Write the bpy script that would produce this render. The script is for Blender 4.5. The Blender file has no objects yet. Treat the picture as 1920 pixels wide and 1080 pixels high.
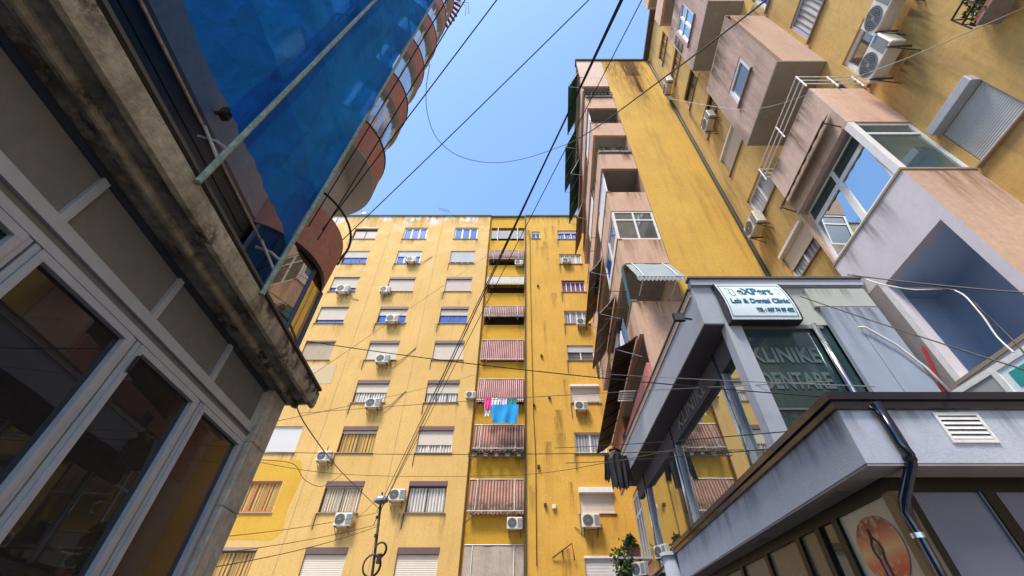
import bpy, math, random
from mathutils import Vector, Matrix, noise
random.seed(7)
R = math.radians
SC = bpy.context.scene
COL = SC.collection

# ------------------------------------------------------------------ camera, sky, sun, exposure
cam = bpy.data.cameras.new('Camera')
cam_o = bpy.data.objects.new('Camera', cam); COL.objects.link(cam_o)
cam.sensor_width = 36.0; cam.sensor_fit = 'HORIZONTAL'
cam.lens = 36.0 * 768.6 / 1920.0
cam.shift_x = -(984 - 960) / 1920.0
cam.clip_start = 0.05; cam.clip_end = 3000
cam_o.location = (0, 0, 1.6)
cam_o.rotation_euler = (R(90 + 42.529), 0, 0)
SC.camera = cam_o

SUN_EL, SUN_AZ = 61.0, 214.0         # azimuth clockwise from +Y: the light comes from behind the camera, a little left
wd = bpy.data.worlds.new('World'); SC.world = wd; wd.use_nodes = True
wn = wd.node_tree; wn.nodes.clear()
sky = wn.nodes.new('ShaderNodeTexSky'); sky.sky_type = 'NISHITA'; sky.sun_disc = False
sky.sun_elevation = R(SUN_EL); sky.sun_rotation = R(SUN_AZ)
sky.air_density = 1.0; sky.dust_density = 0.9; sky.ozone_density = 1.0; sky.altitude = 100
bg = wn.nodes.new('ShaderNodeBackground'); bg.inputs['Strength'].default_value = 0.15
wo = wn.nodes.new('ShaderNodeOutputWorld')
hs = wn.nodes.new('ShaderNodeHueSaturation'); hs.inputs['Hue'].default_value = .496; hs.inputs['Saturation'].default_value = 1.1; hs.inputs['Value'].default_value = 1.0
wn.links.new(sky.outputs[0], hs.inputs['Color']); wn.links.new(hs.outputs[0], bg.inputs['Color']); wn.links.new(bg.outputs[0], wo.inputs['Surface'])

sl = bpy.data.lights.new('Sun', 'SUN'); sl.energy = 2.25; sl.angle = R(16); sl.color = (1.0, 0.90, 0.76)
so = bpy.data.objects.new('Sun', sl); COL.objects.link(so)
so.rotation_euler = (R(90 - SUN_EL), 0, R(180 - SUN_AZ))
vs = SC.view_settings
vs.view_transform = 'Standard'; vs.look = 'None'; vs.gamma = 1.0; vs.exposure = 1.4; vs.use_curve_mapping = False
SC.cycles.max_bounces = 8; SC.cycles.diffuse_bounces = 5; SC.cycles.transparent_max_bounces = 12

# ------------------------------------------------------------------ materials
MATS = {}
def new_mat(name):
    m = bpy.data.materials.new(name); m.use_nodes = True
    nt = m.node_tree; b = nt.nodes['Principled BSDF']
    return m, nt, b
def node(nt, typ, **kw):
    n = nt.nodes.new(typ)
    for k, v in kw.items():
        if k.startswith('i_'): n.inputs[k[2:].replace('_', ' ')].default_value = v
        else: setattr(n, k, v)
    return n
def c4(c): return (c[0], c[1], c[2], 1)
def ramp(nt, src, p0, p1, c0=(0,0,0,1), c1=(1,1,1,1)):
    r = nt.nodes.new('ShaderNodeValToRGB')
    r.color_ramp.elements[0].position = p0; r.color_ramp.elements[1].position = p1
    r.color_ramp.elements[0].color = c0; r.color_ramp.elements[1].color = c1
    nt.links.new(src, r.inputs[0]); return r.outputs[0]
def mixc(nt, fac, a, b, mode='MIX'):
    m = nt.nodes.new('ShaderNodeMix'); m.data_type = 'RGBA'; m.blend_type = mode
    for s, v in ((m.inputs[0], fac), (m.inputs[6], a), (m.inputs[7], b)):
        if isinstance(v, (tuple, list)): s.default_value = c4(v)
        elif isinstance(v, (int, float)): s.default_value = v
        else: nt.links.new(v, s)
    return m.outputs[2]
def pos(nt, scale=(1,1,1), obj=False):
    mp = nt.nodes.new('ShaderNodeMapping'); mp.inputs['Scale'].default_value = scale
    if obj:
        g = nt.nodes.new('ShaderNodeTexCoord'); nt.links.new(g.outputs['Object'], mp.inputs[0])
    else:
        g = nt.nodes.new('ShaderNodeNewGeometry'); nt.links.new(g.outputs['Position'], mp.inputs[0])
    return mp.outputs[0]
def noise_n(nt, vec, scale, detail=5, rough=.6):
    n = nt.nodes.new('ShaderNodeTexNoise'); n.inputs['Scale'].default_value = scale
    n.inputs['Detail'].default_value = detail; n.inputs['Roughness'].default_value = rough
    nt.links.new(vec, n.inputs['Vector']); return n.outputs[0]
def bump(nt, b, h, strength, dist=.02):
    bp = nt.nodes.new('ShaderNodeBump'); bp.inputs['Strength'].default_value = strength
    bp.inputs['Distance'].default_value = dist
    nt.links.new(h, bp.inputs['Height']); nt.links.new(bp.outputs[0], b.inputs['Normal'])

def plaster(name, c1, c2, stain=(.12,.1,.07), amt=.5, sc=.6, streak=.55, rough=.88, bmp=.35, peel=None, fine=.12, patch=None, mold=None, peel2=None):
    m, nt, b = new_mat(name); p = pos(nt)
    n1 = noise_n(nt, p, sc, 7, .62)
    col = mixc(nt, ramp(nt, n1, .32, .68), c1, c2)
    if patch:
        n4 = noise_n(nt, pos(nt, (1, 1, .6)), patch[1], 2, .4)
        col = mixc(nt, ramp(nt, n4, .6, .63), col, patch[0])
    ps = pos(nt, (1.3, 1.3, .13))
    n2 = noise_n(nt, ps, 1.7, 6, .65)
    n2b = noise_n(nt, p, .35, 3, .5)
    s = node(nt, 'ShaderNodeMath', operation='MULTIPLY')
    nt.links.new(ramp(nt, n2, streak, streak + .22), s.inputs[0]); nt.links.new(ramp(nt, n2b, .35, .65), s.inputs[1])
    s2 = node(nt, 'ShaderNodeMath', operation='MULTIPLY'); nt.links.new(s.outputs[0], s2.inputs[0]); s2.inputs[1].default_value = amt
    col = mixc(nt, s2.outputs[0], col, stain)
    ps2 = pos(nt, (1, 1, .07)); n2c = noise_n(nt, ps2, 7, 5, .7)
    s3 = node(nt, 'ShaderNodeMath', operation='MULTIPLY'); nt.links.new(ramp(nt, n2c, .52, .72), s3.inputs[0]); s3.inputs[1].default_value = amt*.35
    col = mixc(nt, s3.outputs[0], col, stain)
    n3 = noise_n(nt, p, 9, 8, .7)
    fr = ramp(nt, n3, .25, .75, (1-fine*1.6,)*3 + (1,), (1+fine*.5,)*3 + (1,))
    col = mixc(nt, 1.0, col, fr, 'MULTIPLY')
    for peel in (peel, peel2):   # weathered strip near a given height where paint has come off
        if not peel: continue
        sep = nt.nodes.new('ShaderNodeSeparateXYZ'); g = nt.nodes.new('ShaderNodeNewGeometry'); nt.links.new(g.outputs['Position'], sep.inputs[0])
        mr = node(nt, 'ShaderNodeMapRange'); nt.links.new(sep.outputs[2], mr.inputs[0])
        mr.inputs[1].default_value = peel[0]; mr.inputs[2].default_value = peel[1]
        n5 = noise_n(nt, pos(nt, (1, 1, 1.6)), .9, 6, .6)
        ad = node(nt, 'ShaderNodeMath', operation='MULTIPLY'); nt.links.new(mr.outputs[0], ad.inputs[0]); nt.links.new(ramp(nt, n5, .5, .58), ad.inputs[1])
        col = mixc(nt, ad.outputs[0], col, peel[2])
    if mold:
        n7 = noise_n(nt, p, mold[0], 9, .72); n8 = noise_n(nt, p, mold[0]*.35, 2, .5)
        mm = node(nt, 'ShaderNodeMath', operation='MULTIPLY'); nt.links.new(ramp(nt, n7, .46, .56), mm.inputs[0]); nt.links.new(ramp(nt, n8, .42, .58), mm.inputs[1])
        col = mixc(nt, mm.outputs[0], col, mold[1])
    nt.links.new(col, b.inputs['Base Color']); b.inputs['Roughness'].default_value = rough
    b.inputs['Specular IOR Level'].default_value = .25
    n6 = noise_n(nt, p, 45, 4, .6)
    ad = node(nt, 'ShaderNodeMath', operation='ADD'); nt.links.new(n6, ad.inputs[0]); nt.links.new(n3, ad.inputs[1])
    bump(nt, b, ad.outputs[0], bmp, .012)
    MATS[name] = m; return m

def simple(name, c, rough=.5, metal=0., var=.12, sc=14, bmp=.0, spec=.5, coat=0.):
    m, nt, b = new_mat(name); p = pos(nt)
    n = noise_n(nt, p, sc, 6, .65)
    col = mixc(nt, 1.0, c, ramp(nt, n, .25, .75, (1-var*1.5,)*3 + (1,), (1+var*.4,)*3 + (1,)), 'MULTIPLY')
    nt.links.new(col, b.inputs['Base Color'])
    nt.links.new(ramp(nt, n, .2, .8, (max(rough-.08, .02),)*3+(1,), (min(rough+.1, 1),)*3+(1,)), b.inputs['Roughness'])
    b.inputs['Metallic'].default_value = metal; b.inputs['Specular IOR Level'].default_value = spec
    b.inputs['Coat Weight'].default_value = coat
    if bmp: bump(nt, b, n, bmp, .01)
    MATS[name] = m; return m

def glass(name, base, gloss, tint=(.9,.95,1), rough=.015, var=.3, gmax=1.0):
    m, nt, b = new_mat(name); p = pos(nt)
    n = noise_n(nt, p, 1.4, 5, .6)
    col = mixc(nt, 1.0, base, ramp(nt, n, .3, .7, (1-var,)*3+(1,), (1+var,)*3+(1,)), 'MULTIPLY')
    nt.links.new(col, b.inputs['Base Color']); b.inputs['Roughness'].default_value = .25
    b.inputs['Specular IOR Level'].default_value = .1
    g = nt.nodes.new('ShaderNodeBsdfGlossy'); g.inputs['Color'].default_value = c4(tint); g.inputs['Roughness'].default_value = rough
    fr = nt.nodes.new('ShaderNodeFresnel'); fr.inputs[0].default_value = 1.5
    mx = node(nt, 'ShaderNodeMapRange'); nt.links.new(fr.outputs[0], mx.inputs[0]); mx.inputs[1].default_value = .04; mx.inputs[2].default_value = 1
    mx.inputs[3].default_value = gloss; mx.inputs[4].default_value = gmax
    ms = nt.nodes.new('ShaderNodeMixShader'); nt.links.new(mx.outputs[0], ms.inputs[0])
    nt.links.new(b.outputs[0], ms.inputs[1]); nt.links.new(g.outputs[0], ms.inputs[2])
    wv = noise_n(nt, pos(nt), .8, 2, .4)
    bp = nt.nodes.new('ShaderNodeBump'); bp.inputs['Strength'].default_value = .03; bp.inputs['Distance'].default_value = .05
    nt.links.new(wv, bp.inputs['Height']); nt.links.new(bp.outputs[0], g.inputs['Normal'])
    nt.links.new(ms.outputs[0], nt.nodes['Material Output'].inputs[0])
    MATS[name] = m; return m

def stripes(name, ca, cb, period, duty=.5, axis=0, dirt=(.12,.1,.08), damt=.45, translucent=.25, low=None):
    m, nt, b = new_mat(name)
    tc = nt.nodes.new('ShaderNodeTexCoord'); sep = nt.nodes.new('ShaderNodeSeparateXYZ'); nt.links.new(tc.outputs['Object'], sep.inputs[0])
    d = node(nt, 'ShaderNodeMath', operation='DIVIDE'); nt.links.new(sep.outputs[axis], d.inputs[0]); d.inputs[1].default_value = period
    f = node(nt, 'ShaderNodeMath', operation='FRACT'); nt.links.new(d.outputs[0], f.inputs[0])
    g = node(nt, 'ShaderNodeMath', operation='GREATER_THAN'); nt.links.new(f.outputs[0], g.inputs[0]); g.inputs[1].default_value = duty
    col = mixc(nt, g.outputs[0], ca, cb)
    n = noise_n(nt, pos(nt, (1, 1, .5)), 1.6, 7, .65)
    n2 = noise_n(nt, pos(nt), 12, 5, .6)
    col = mixc(nt, ramp(nt, n, .45, .75, (0,0,0,1), (damt,)*3+(1,)), col, dirt)
    col = mixc(nt, 1.0, col, ramp(nt, n2, .2, .8, (.8,.8,.8,1), (1.05,1.05,1.05,1)), 'MULTIPLY')
    if low:      # black mould creeping up from the hem
        mr = node(nt, 'ShaderNodeMapRange'); nt.links.new(sep.outputs[2], mr.inputs[0]); mr.inputs[1].default_value = low[0]; mr.inputs[2].default_value = low[1]
        n3 = noise_n(nt, pos(nt), 4.5, 7, .7)
        ad = node(nt, 'ShaderNodeMath', operation='MULTIPLY'); nt.links.new(mr.outputs[0], ad.inputs[0]); nt.links.new(ramp(nt, n3, .36, .6), ad.inputs[1])
        col = mixc(nt, ad.outputs[0], col, (.10,.09,.07))
    nt.links.new(col, b.inputs['Base Color']); b.inputs['Roughness'].default_value = .9; b.inputs['Specular IOR Level'].default_value = .1
    if translucent:
        t = nt.nodes.new('ShaderNodeBsdfTranslucent'); nt.links.new(col, t.inputs[0])
        ms = nt.nodes.new('ShaderNodeMixShader'); ms.inputs[0].default_value = translucent
        nt.links.new(b.outputs[0], ms.inputs[1]); nt.links.new(t.outputs[0], ms.inputs[2]); nt.links.new(ms.outputs[0], nt.nodes['Material Output'].inputs[0])
    MATS[name] = m; return m

plaster('cream', (.66,.43,.155), (.59,.37,.125), (.30,.19,.08), .6, .35, peel=(20, 31.3, (.60,.44,.21)), peel2=(29.9, 31.0, (.55,.55,.53)))
plaster('ochre', (.65,.385,.075), (.56,.315,.055), (.26,.14,.04), .6, .4)
plaster('deep_ochre', (.62,.35,.035), (.54,.29,.03), (.25,.13,.04), .35, .5)
plaster('pale_patch', (.58,.45,.28), (.52,.40,.24), amt=.2)
plaster('golden_patch', (.60,.355,.05), (.55,.31,.04), amt=.2)
plaster('side_yellow', (.64,.40,.085), (.55,.335,.07), (.16,.10,.05), .6, .5, streak=.5)
plaster('court_yellow', (.64,.43,.16), (.52,.34,.12), (.14,.10,.06), .7, .45, streak=.47)
plaster('pink', (.62,.41,.31), (.54,.35,.26), (.14,.09,.07), .6, .8)
plaster('pink_dirty', (.54,.39,.33), (.43,.305,.255), (.06,.05,.045), .85, .9, streak=.44)
plaster('pink_pale', (.62,.46,.38), (.55,.4,.33), (.2,.15,.12), .5, .8)
plaster('orange_pink', (.52,.36,.28), (.45,.31,.24), (.2,.12,.08), .45, .6)
plaster('soffit_grey', (.33,.31,.28), (.27,.255,.235), (.14,.13,.12), .4, .9)
plaster('lavender', (.62,.58,.62), (.57,.53,.57), (.3,.27,.28), .2, .7, bmp=.15, fine=.05)
plaster('grey_brown', (.27,.24,.25), (.22,.2,.2), (.12,.1,.1), .3, .7)
plaster('loggia_blue', (.50,.62,.80), (.46,.58,.76), (.08,.1,.15), .2, .7, bmp=.12, fine=.05)
plaster('salmon', (.66,.30,.22), (.6,.26,.19), amt=.3)
plaster('rose', (.62,.24,.22), (.56,.2,.19), amt=.3)
plaster('shop_render', (.43,.455,.54), (.385,.41,.49), (.3,.3,.33), .25, .9, bmp=.35, fine=.07)
plaster('clinic_panel', (.29,.335,.42), (.26,.305,.39), (.2,.22,.26), .3, .6, bmp=.08, fine=.05)
plaster('clinic_beige', (.40,.42,.39), (.36,.38,.35), (.25,.25,.22), .3, .6, bmp=.08, fine=.05)
plaster('clinic_white', (.40,.42,.48), (.36,.38,.44), (.25,.24,.26), .25, .9, bmp=.1, fine=.05)
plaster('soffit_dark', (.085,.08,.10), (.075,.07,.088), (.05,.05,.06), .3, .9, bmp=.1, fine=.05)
plaster('transom_grey', (.22,.22,.235), (.185,.185,.2), (.07,.065,.06), .4, .6)
plaster('upper_grey', (.42,.40,.40), (.36,.34,.34), (.08,.075,.07), .5, .6)
plaster('balcony_red', (.52,.24,.19), (.45,.2,.16), (.16,.08,.06), .5, .9, fine=.2)
plaster('balcony_soffit', (.48,.46,.43), (.43,.41,.38), (.2,.19,.17), .3, .6)
plaster('stone', (.60,.58,.54), (.50,.47,.43), (.1,.09,.075), .6, 2.2, bmp=.5, fine=.3)
plaster('cornice_stone', (.38,.355,.31), (.27,.25,.225), (.08,.072,.065), .8, 1.8, streak=.42, bmp=.8, fine=.35, mold=(5, (.08,.07,.06)))
plaster('cornice_pale', (.56,.51,.42), (.42,.38,.30), (.04,.034,.028), .9, 2.4, streak=.45, bmp=.9, fine=.35, mold=(4, (.045,.04,.035)))
plaster('asphalt', (.06,.058,.055), (.05,.048,.046), (.03,.03,.03), .3, .8, bmp=.6, fine=.3)
plaster('paving', (.34,.32,.29), (.28,.26,.24), (.08,.07,.06), .4, .8)
simple('dark_band', (.035,.033,.033), .55, var=.5, sc=3); simple('roof_felt', (.09,.085,.08), .9); simple('dark', (.012,.012,.013), .8)
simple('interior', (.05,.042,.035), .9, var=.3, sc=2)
simple('white_frame', (.72,.72,.72), .4); simple('alu_frame', (.44,.50,.62), .42, .2, sc=5); simple('box_grey', (.36,.38,.43), .5)
simple('alu_dark', (.16,.165,.18), .4, .3, sc=5)
simple('brown_box', (.13,.07,.06), .55); simple('dark_frame', (.05,.035,.03), .5)
simple('wood_orange', (.42,.14,.03), .5); simple('steel_blue', (.055,.075,.12), .4, .4)
simple('shutter_beige', (.58,.51,.43), .6, var=.06, sc=3); simple('shutter_white', (.52,.52,.53), .5, var=.05, sc=3)
simple('shutter_brownish', (.42,.32,.23), .6, var=.15, sc=3); simple('shutter_grey', (.5,.51,.52), .5, var=.08, sc=3)
simple('sill', (.28,.22,.16), .8); simple('ac_white', (.66,.64,.58), .45, var=.15, sc=5); simple('ac_old', (.50,.46,.38), .6, var=.35, sc=5); simple('ac_dark', (.035,.037,.04), .5)
simple('ac_mid', (.2,.2,.2), .5); simple('label_blue', (.03,.2,.62), .4)
simple('bracket', (.09,.08,.07), .6, .3); simple('iron', (.03,.028,.026), .6, .4); simple('rust', (.13,.055,.025), .85)
simple('white_paint', (.72,.71,.69), .5, var=.15); simple('scaffold', (.32,.42,.36), .7, .2, var=.5, sc=22); simple('scaffold_pale', (.46,.42,.39), .7, .2, var=.4, sc=22)
simple('cable', (.008,.008,.009), .6); simple('cable_white', (.6,.6,.62), .5); simple('cable_brown', (.12,.07,.03), .7); simple('cable_grey', (.2,.19,.18), .6)
simple('black_gloss', (.006,.012,.03), .12, .0, sc=4, spec=.6); simple('black_frame', (.010,.0095,.0095), .4, sc=5, spec=.25)
simple('chrome', (.55,.58,.63), .2, .85, sc=3)
simple('film_blue', (.12,.13,.18), .3, var=.1, sc=1.5); simple('film_beige', (.50,.44,.35), .3, var=.2, sc=1.5); simple('tan_reflection_print', (.13,.10,.07), .25, var=.3, sc=1.2)  # tan: reflected street colour put into panes and corner mullion; also poster print
simple('sign_face', (.66,.76,.82), .35, var=.03, sc=2); simple('sign_ink', (.01,.13,.24), .5); simple('sign_line', (.0,.16,.2), .5); simple('sign_faint', (.38,.55,.64), .5)
simple('letter', (.08,.115,.12), .5, var=.2, sc=3); simple('letter_dim', (.16,.165,.17), .5, var=.2, sc=3)
simple('green_cloth', (.012,.12,.06), .85); simple('teal_cloth', (.01,.13,.16), .85); simple('tan_cloth', (.42,.28,.16), .9)
simple('grey_cloth', (.23,.28,.31), .7, var=.06, sc=4); simple('brown_sheet', (.05,.04,.03), .7, .1, var=.4, sc=6); simple('brown_cloth', (.30,.20,.13), .9, var=.4, sc=5)
simple('awning_dark', (.06,.062,.045), .7, var=.35, sc=6)
simple('pink_cloth', (.75,.06,.3), .9); simple('white_cloth', (.7,.7,.72), .9); simple('lilac_cloth', (.62,.55,.68), .9); simple('green_towel', (.02,.25,.26), .9); simple('cyan_cloth', (.01,.28,.62), .9)
simple('navy_cloth', (.02,.03,.10), .9); simple('black_cloth', (.012,.012,.015), .55); simple('blue_cloth', (.05,.13,.45), .9); simple('denim', (.1,.16,.3), .9)
simple('leaf', (.05,.10,.022), .6, var=.4, sc=30); simple('leaf_light', (.10,.15,.03), .6, var=.4, sc=30); simple('terracotta', (.35,.10,.06), .8); simple('planter_grey', (.2,.19,.18), .8)
simple('tile_red', (.38,.07,.03), .75); simple('red_paint', (.5,.02,.02), .5); simple('lamp_glass', (.06,.07,.08), .3); simple('grey_metal', (.3,.31,.33), .45, .5)
simple('teal_label', (.02,.3,.27), .5); simple('mesh_screen', (.33,.33,.33), .8, var=.1, sc=40)
simple('purple_curtain', (.2,.08,.2), .9)
stripes('curtain_pale', (.62,.52,.40), (.30,.23,.16), .13, .6, damt=.2, translucent=0)
stripes('curtain_yellow', (.55,.36,.13), (.28,.15,.05), .2, .65, damt=.3, translucent=0)
stripes('curtain_white', (.66,.64,.62), (.35,.32,.3), .16, .6, damt=.15, translucent=0)
stripes('curtain_grey', (.40,.42,.45), (.2,.2,.22), .17, .6, damt=.15, translucent=0)
stripes('red_stripe', (.36,.045,.05), (.62,.54,.50), .125, .52)
stripes('red_stripe_faded', (.33,.09,.07), (.52,.39,.32), .16, .52, damt=.6, low=(-.05, -.5))
stripes('red_stripe_grey', (.30,.10,.09), (.50,.44,.42), .125, .5, damt=.55, low=(.1, -.3))
stripes('beige_stripe', (.52,.43,.36), (.46,.38,.32), .35, .9, damt=.5)
stripes('cream_awning', (.60,.56,.50), (.52,.49,.45), .5, .9, damt=.3)
glass('glass_blue', (.02,.085,.36), .06, (.75,.88,1)); glass('glass_dark', (.012,.013,.014), .035, (.9,.95,1)); glass('glass_shop', (.014,.014,.016), .04, (.9,.95,1), gmax=.32)
glass('glass_sky', (.03,.06,.09), .62, (.85,.95,1)); glass('glass_teal', (.02,.045,.052), .05); glass('glass_clinic', (.03,.05,.05), .50, (.95,1,.97))
glass('glass_side', (.035,.07,.085), .10); glass('glass_grey', (.10,.10,.10), .10); glass('glass_tan', (.10,.07,.045), .3, (1,.9,.75))
glass('glass_silver', (.22,.23,.25), .35, (.95,.97,1), .08)

def tarp_mat():
    m, nt, b = new_mat('blue_tarp'); p = pos(nt)
    n1 = noise_n(nt, p, .55, 3, .5)
    sep = nt.nodes.new('ShaderNodeSeparateXYZ'); g = nt.nodes.new('ShaderNodeNewGeometry'); nt.links.new(g.outputs['Position'], sep.inputs[0])
    def band(axis, per):
        d = node(nt, 'ShaderNodeMath', operation='DIVIDE'); nt.links.new(sep.outputs[axis], d.inputs[0]); d.inputs[1].default_value = per
        f = node(nt, 'ShaderNodeMath', operation='FLOOR'); nt.links.new(d.outputs[0], f.inputs[0])
        w = nt.nodes.new('ShaderNodeTexWhiteNoise'); w.noise_dimensions = '1D'; nt.links.new(f.outputs[0], w.inputs['W']); return w.outputs[0]
    a = node(nt, 'ShaderNodeMath', operation='ADD'); nt.links.new(band(1, .43), a.inputs[0]); nt.links.new(band(2, 1.31), a.inputs[1])
    a2 = node(nt, 'ShaderNodeMath', operation='MULTIPLY_ADD'); nt.links.new(n1, a2.inputs[0]); a2.inputs[1].default_value = 1.2; nt.links.new(a.outputs[0], a2.inputs[2])
    mr = node(nt, 'ShaderNodeMapRange'); nt.links.new(a2.outputs[0], mr.inputs[0]); mr.inputs[1].default_value = .75; mr.inputs[2].default_value = 2.2
    col = mixc(nt, mr.outputs[0], (.003,.135,.72), (.012,.31,.92))
    n2 = noise_n(nt, pos(nt, (1, 1.4, .5)), 7, 6, .6)
    nt.links.new(col, b.inputs['Base Color']); b.inputs['Roughness'].default_value = .75; b.inputs['Specular IOR Level'].default_value = .1
    vo = nt.nodes.new('ShaderNodeTexVoronoi'); vo.feature = 'F1'; vo.inputs['Scale'].default_value = 2.6
    wp_ = nt.nodes.new('ShaderNodeVectorMath'); wp_.operation = 'ADD'; wn_ = nt.nodes.new('ShaderNodeTexNoise'); wn_.inputs['Scale'].default_value = 1.5; nt.links.new(p, wn_.inputs['Vector'])
    nt.links.new(pos(nt, (1, 1.3, .45)), wp_.inputs[0]); nt.links.new(wn_.outputs['Color'], wp_.inputs[1]); nt.links.new(wp_.outputs[0], vo.inputs['Vector'])
    hh = node(nt, 'ShaderNodeMath', operation='MULTIPLY_ADD'); nt.links.new(vo.outputs['Distance'], hh.inputs[0]); hh.inputs[1].default_value = 1.6; nt.links.new(n2, hh.inputs[2])
    bump(nt, b, hh.outputs[0], .55, .06)
    t = nt.nodes.new('ShaderNodeBsdfTranslucent'); nt.links.new(col, t.inputs[0])
    ms = nt.nodes.new('ShaderNodeMixShader'); ms.inputs[0].default_value = .4
    nt.links.new(b.outputs[0], ms.inputs[1]); nt.links.new(t.outputs[0], ms.inputs[2])
    tr = nt.nodes.new('ShaderNodeBsdfTransparent'); tr.inputs[0].default_value = (.18,.5,.95,1)
    m2 = nt.nodes.new('ShaderNodeMixShader'); m2.inputs[0].default_value = .22
    nt.links.new(ms.outputs[0], m2.inputs[1]); nt.links.new(tr.outputs[0], m2.inputs[2])
    nt.links.new(m2.outputs[0], nt.nodes['Material Output'].inputs[0]); MATS['blue_tarp'] = m
tarp_mat()
def egg_mat():      # printed poster motif: an orange-red glowing disc, object space gradient
    m, nt, b = new_mat('poster_disc')
    tc = nt.nodes.new('ShaderNodeTexCoord'); sep = nt.nodes.new('ShaderNodeSeparateXYZ'); nt.links.new(tc.outputs['Object'], sep.inputs[0])
    mr = node(nt, 'ShaderNodeMapRange'); nt.links.new(sep.outputs[2], mr.inputs[0]); mr.inputs[1].default_value = -.2; mr.inputs[2].default_value = .2
    cr = nt.nodes.new('ShaderNodeValToRGB'); e = cr.color_ramp.elements
    e[0].position = 0; e[0].color = (.55,.05,.02,1); e[1].position = 1; e[1].color = (.22,.01,.02,1)
    for pp, cc in ((.25, (.60,.12,.05,1)), (.5, (.62,.36,.16,1)), (.75, (.55,.14,.07,1))):
        x = e.new(pp); x.color = cc
    nt.links.new(mr.outputs[0], cr.inputs[0])
    n = noise_n(nt, pos(nt), 14, 5, .6)
    col = mixc(nt, ramp(nt, n, .5, .62, (0,0,0,1), (.5,.5,.5,1)), cr.outputs[0], (.6,.4,.25))
    nt.links.new(col, b.inputs['Base Color']); b.inputs['Roughness'].default_value = .35; MATS['poster_disc'] = m
egg_mat()

def drip_mat(name, colr, strength):
    m, nt, b = new_mat(name)
    tc = nt.nodes.new('ShaderNodeTexCoord'); sep = nt.nodes.new('ShaderNodeSeparateXYZ'); nt.links.new(tc.outputs['Generated'], sep.inputs[0])
    oi = nt.nodes.new('ShaderNodeObjectInfo')
    mp = nt.nodes.new('ShaderNodeMapping'); mp.inputs['Scale'].default_value = (1, 1, .09); nt.links.new(tc.outputs['Object'], mp.inputs[0])
    n = nt.nodes.new('ShaderNodeTexNoise'); n.noise_dimensions = '4D'; n.inputs['Scale'].default_value = 13; n.inputs['Detail'].default_value = 5
    nt.links.new(mp.outputs[0], n.inputs['Vector'])
    w = node(nt, 'ShaderNodeMath', operation='MULTIPLY'); nt.links.new(oi.outputs['Random'], w.inputs[0]); w.inputs[1].default_value = 60; nt.links.new(w.outputs[0], n.inputs['W'])
    def mth(op, a, c):
        k = node(nt, 'ShaderNodeMath', operation=op)
        for i_, v_ in enumerate((a, c)):
            if isinstance(v_, (int, float)): k.inputs[i_].default_value = v_
            elif v_ is not None: nt.links.new(v_, k.inputs[i_])
        return k.outputs[0]
    gz = mth('POWER', sep.outputs[2], 1.3)
    gx = mth('POWER', mth('MULTIPLY', mth('MULTIPLY', sep.outputs[0], mth('SUBTRACT', 1.0, sep.outputs[0])), 4.0), .6)
    al = mth('MULTIPLY', mth('MULTIPLY', gz, gx), mth('MULTIPLY', ramp(nt, n.outputs[0], .38, .66), strength))
    b.inputs['Base Color'].default_value = c4(colr); b.inputs['Roughness'].default_value = .95; b.inputs['Specular IOR Level'].default_value = .1
    tr = nt.nodes.new('ShaderNodeBsdfTransparent'); ms = nt.nodes.new('ShaderNodeMixShader'); nt.links.new(al, ms.inputs[0])
    nt.links.new(tr.outputs[0], ms.inputs[1]); nt.links.new(b.outputs[0], ms.inputs[2]); nt.links.new(ms.outputs[0], nt.nodes['Material Output'].inputs[0]); MATS[name] = m
drip_mat('drip_dark', (.07,.055,.04), .6); drip_mat('drip_brown', (.24,.135,.055), .6); drip_mat('drip_pale', (.62,.47,.37), .9); drip_mat('drip_grey', (.10,.10,.11), .5)

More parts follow.
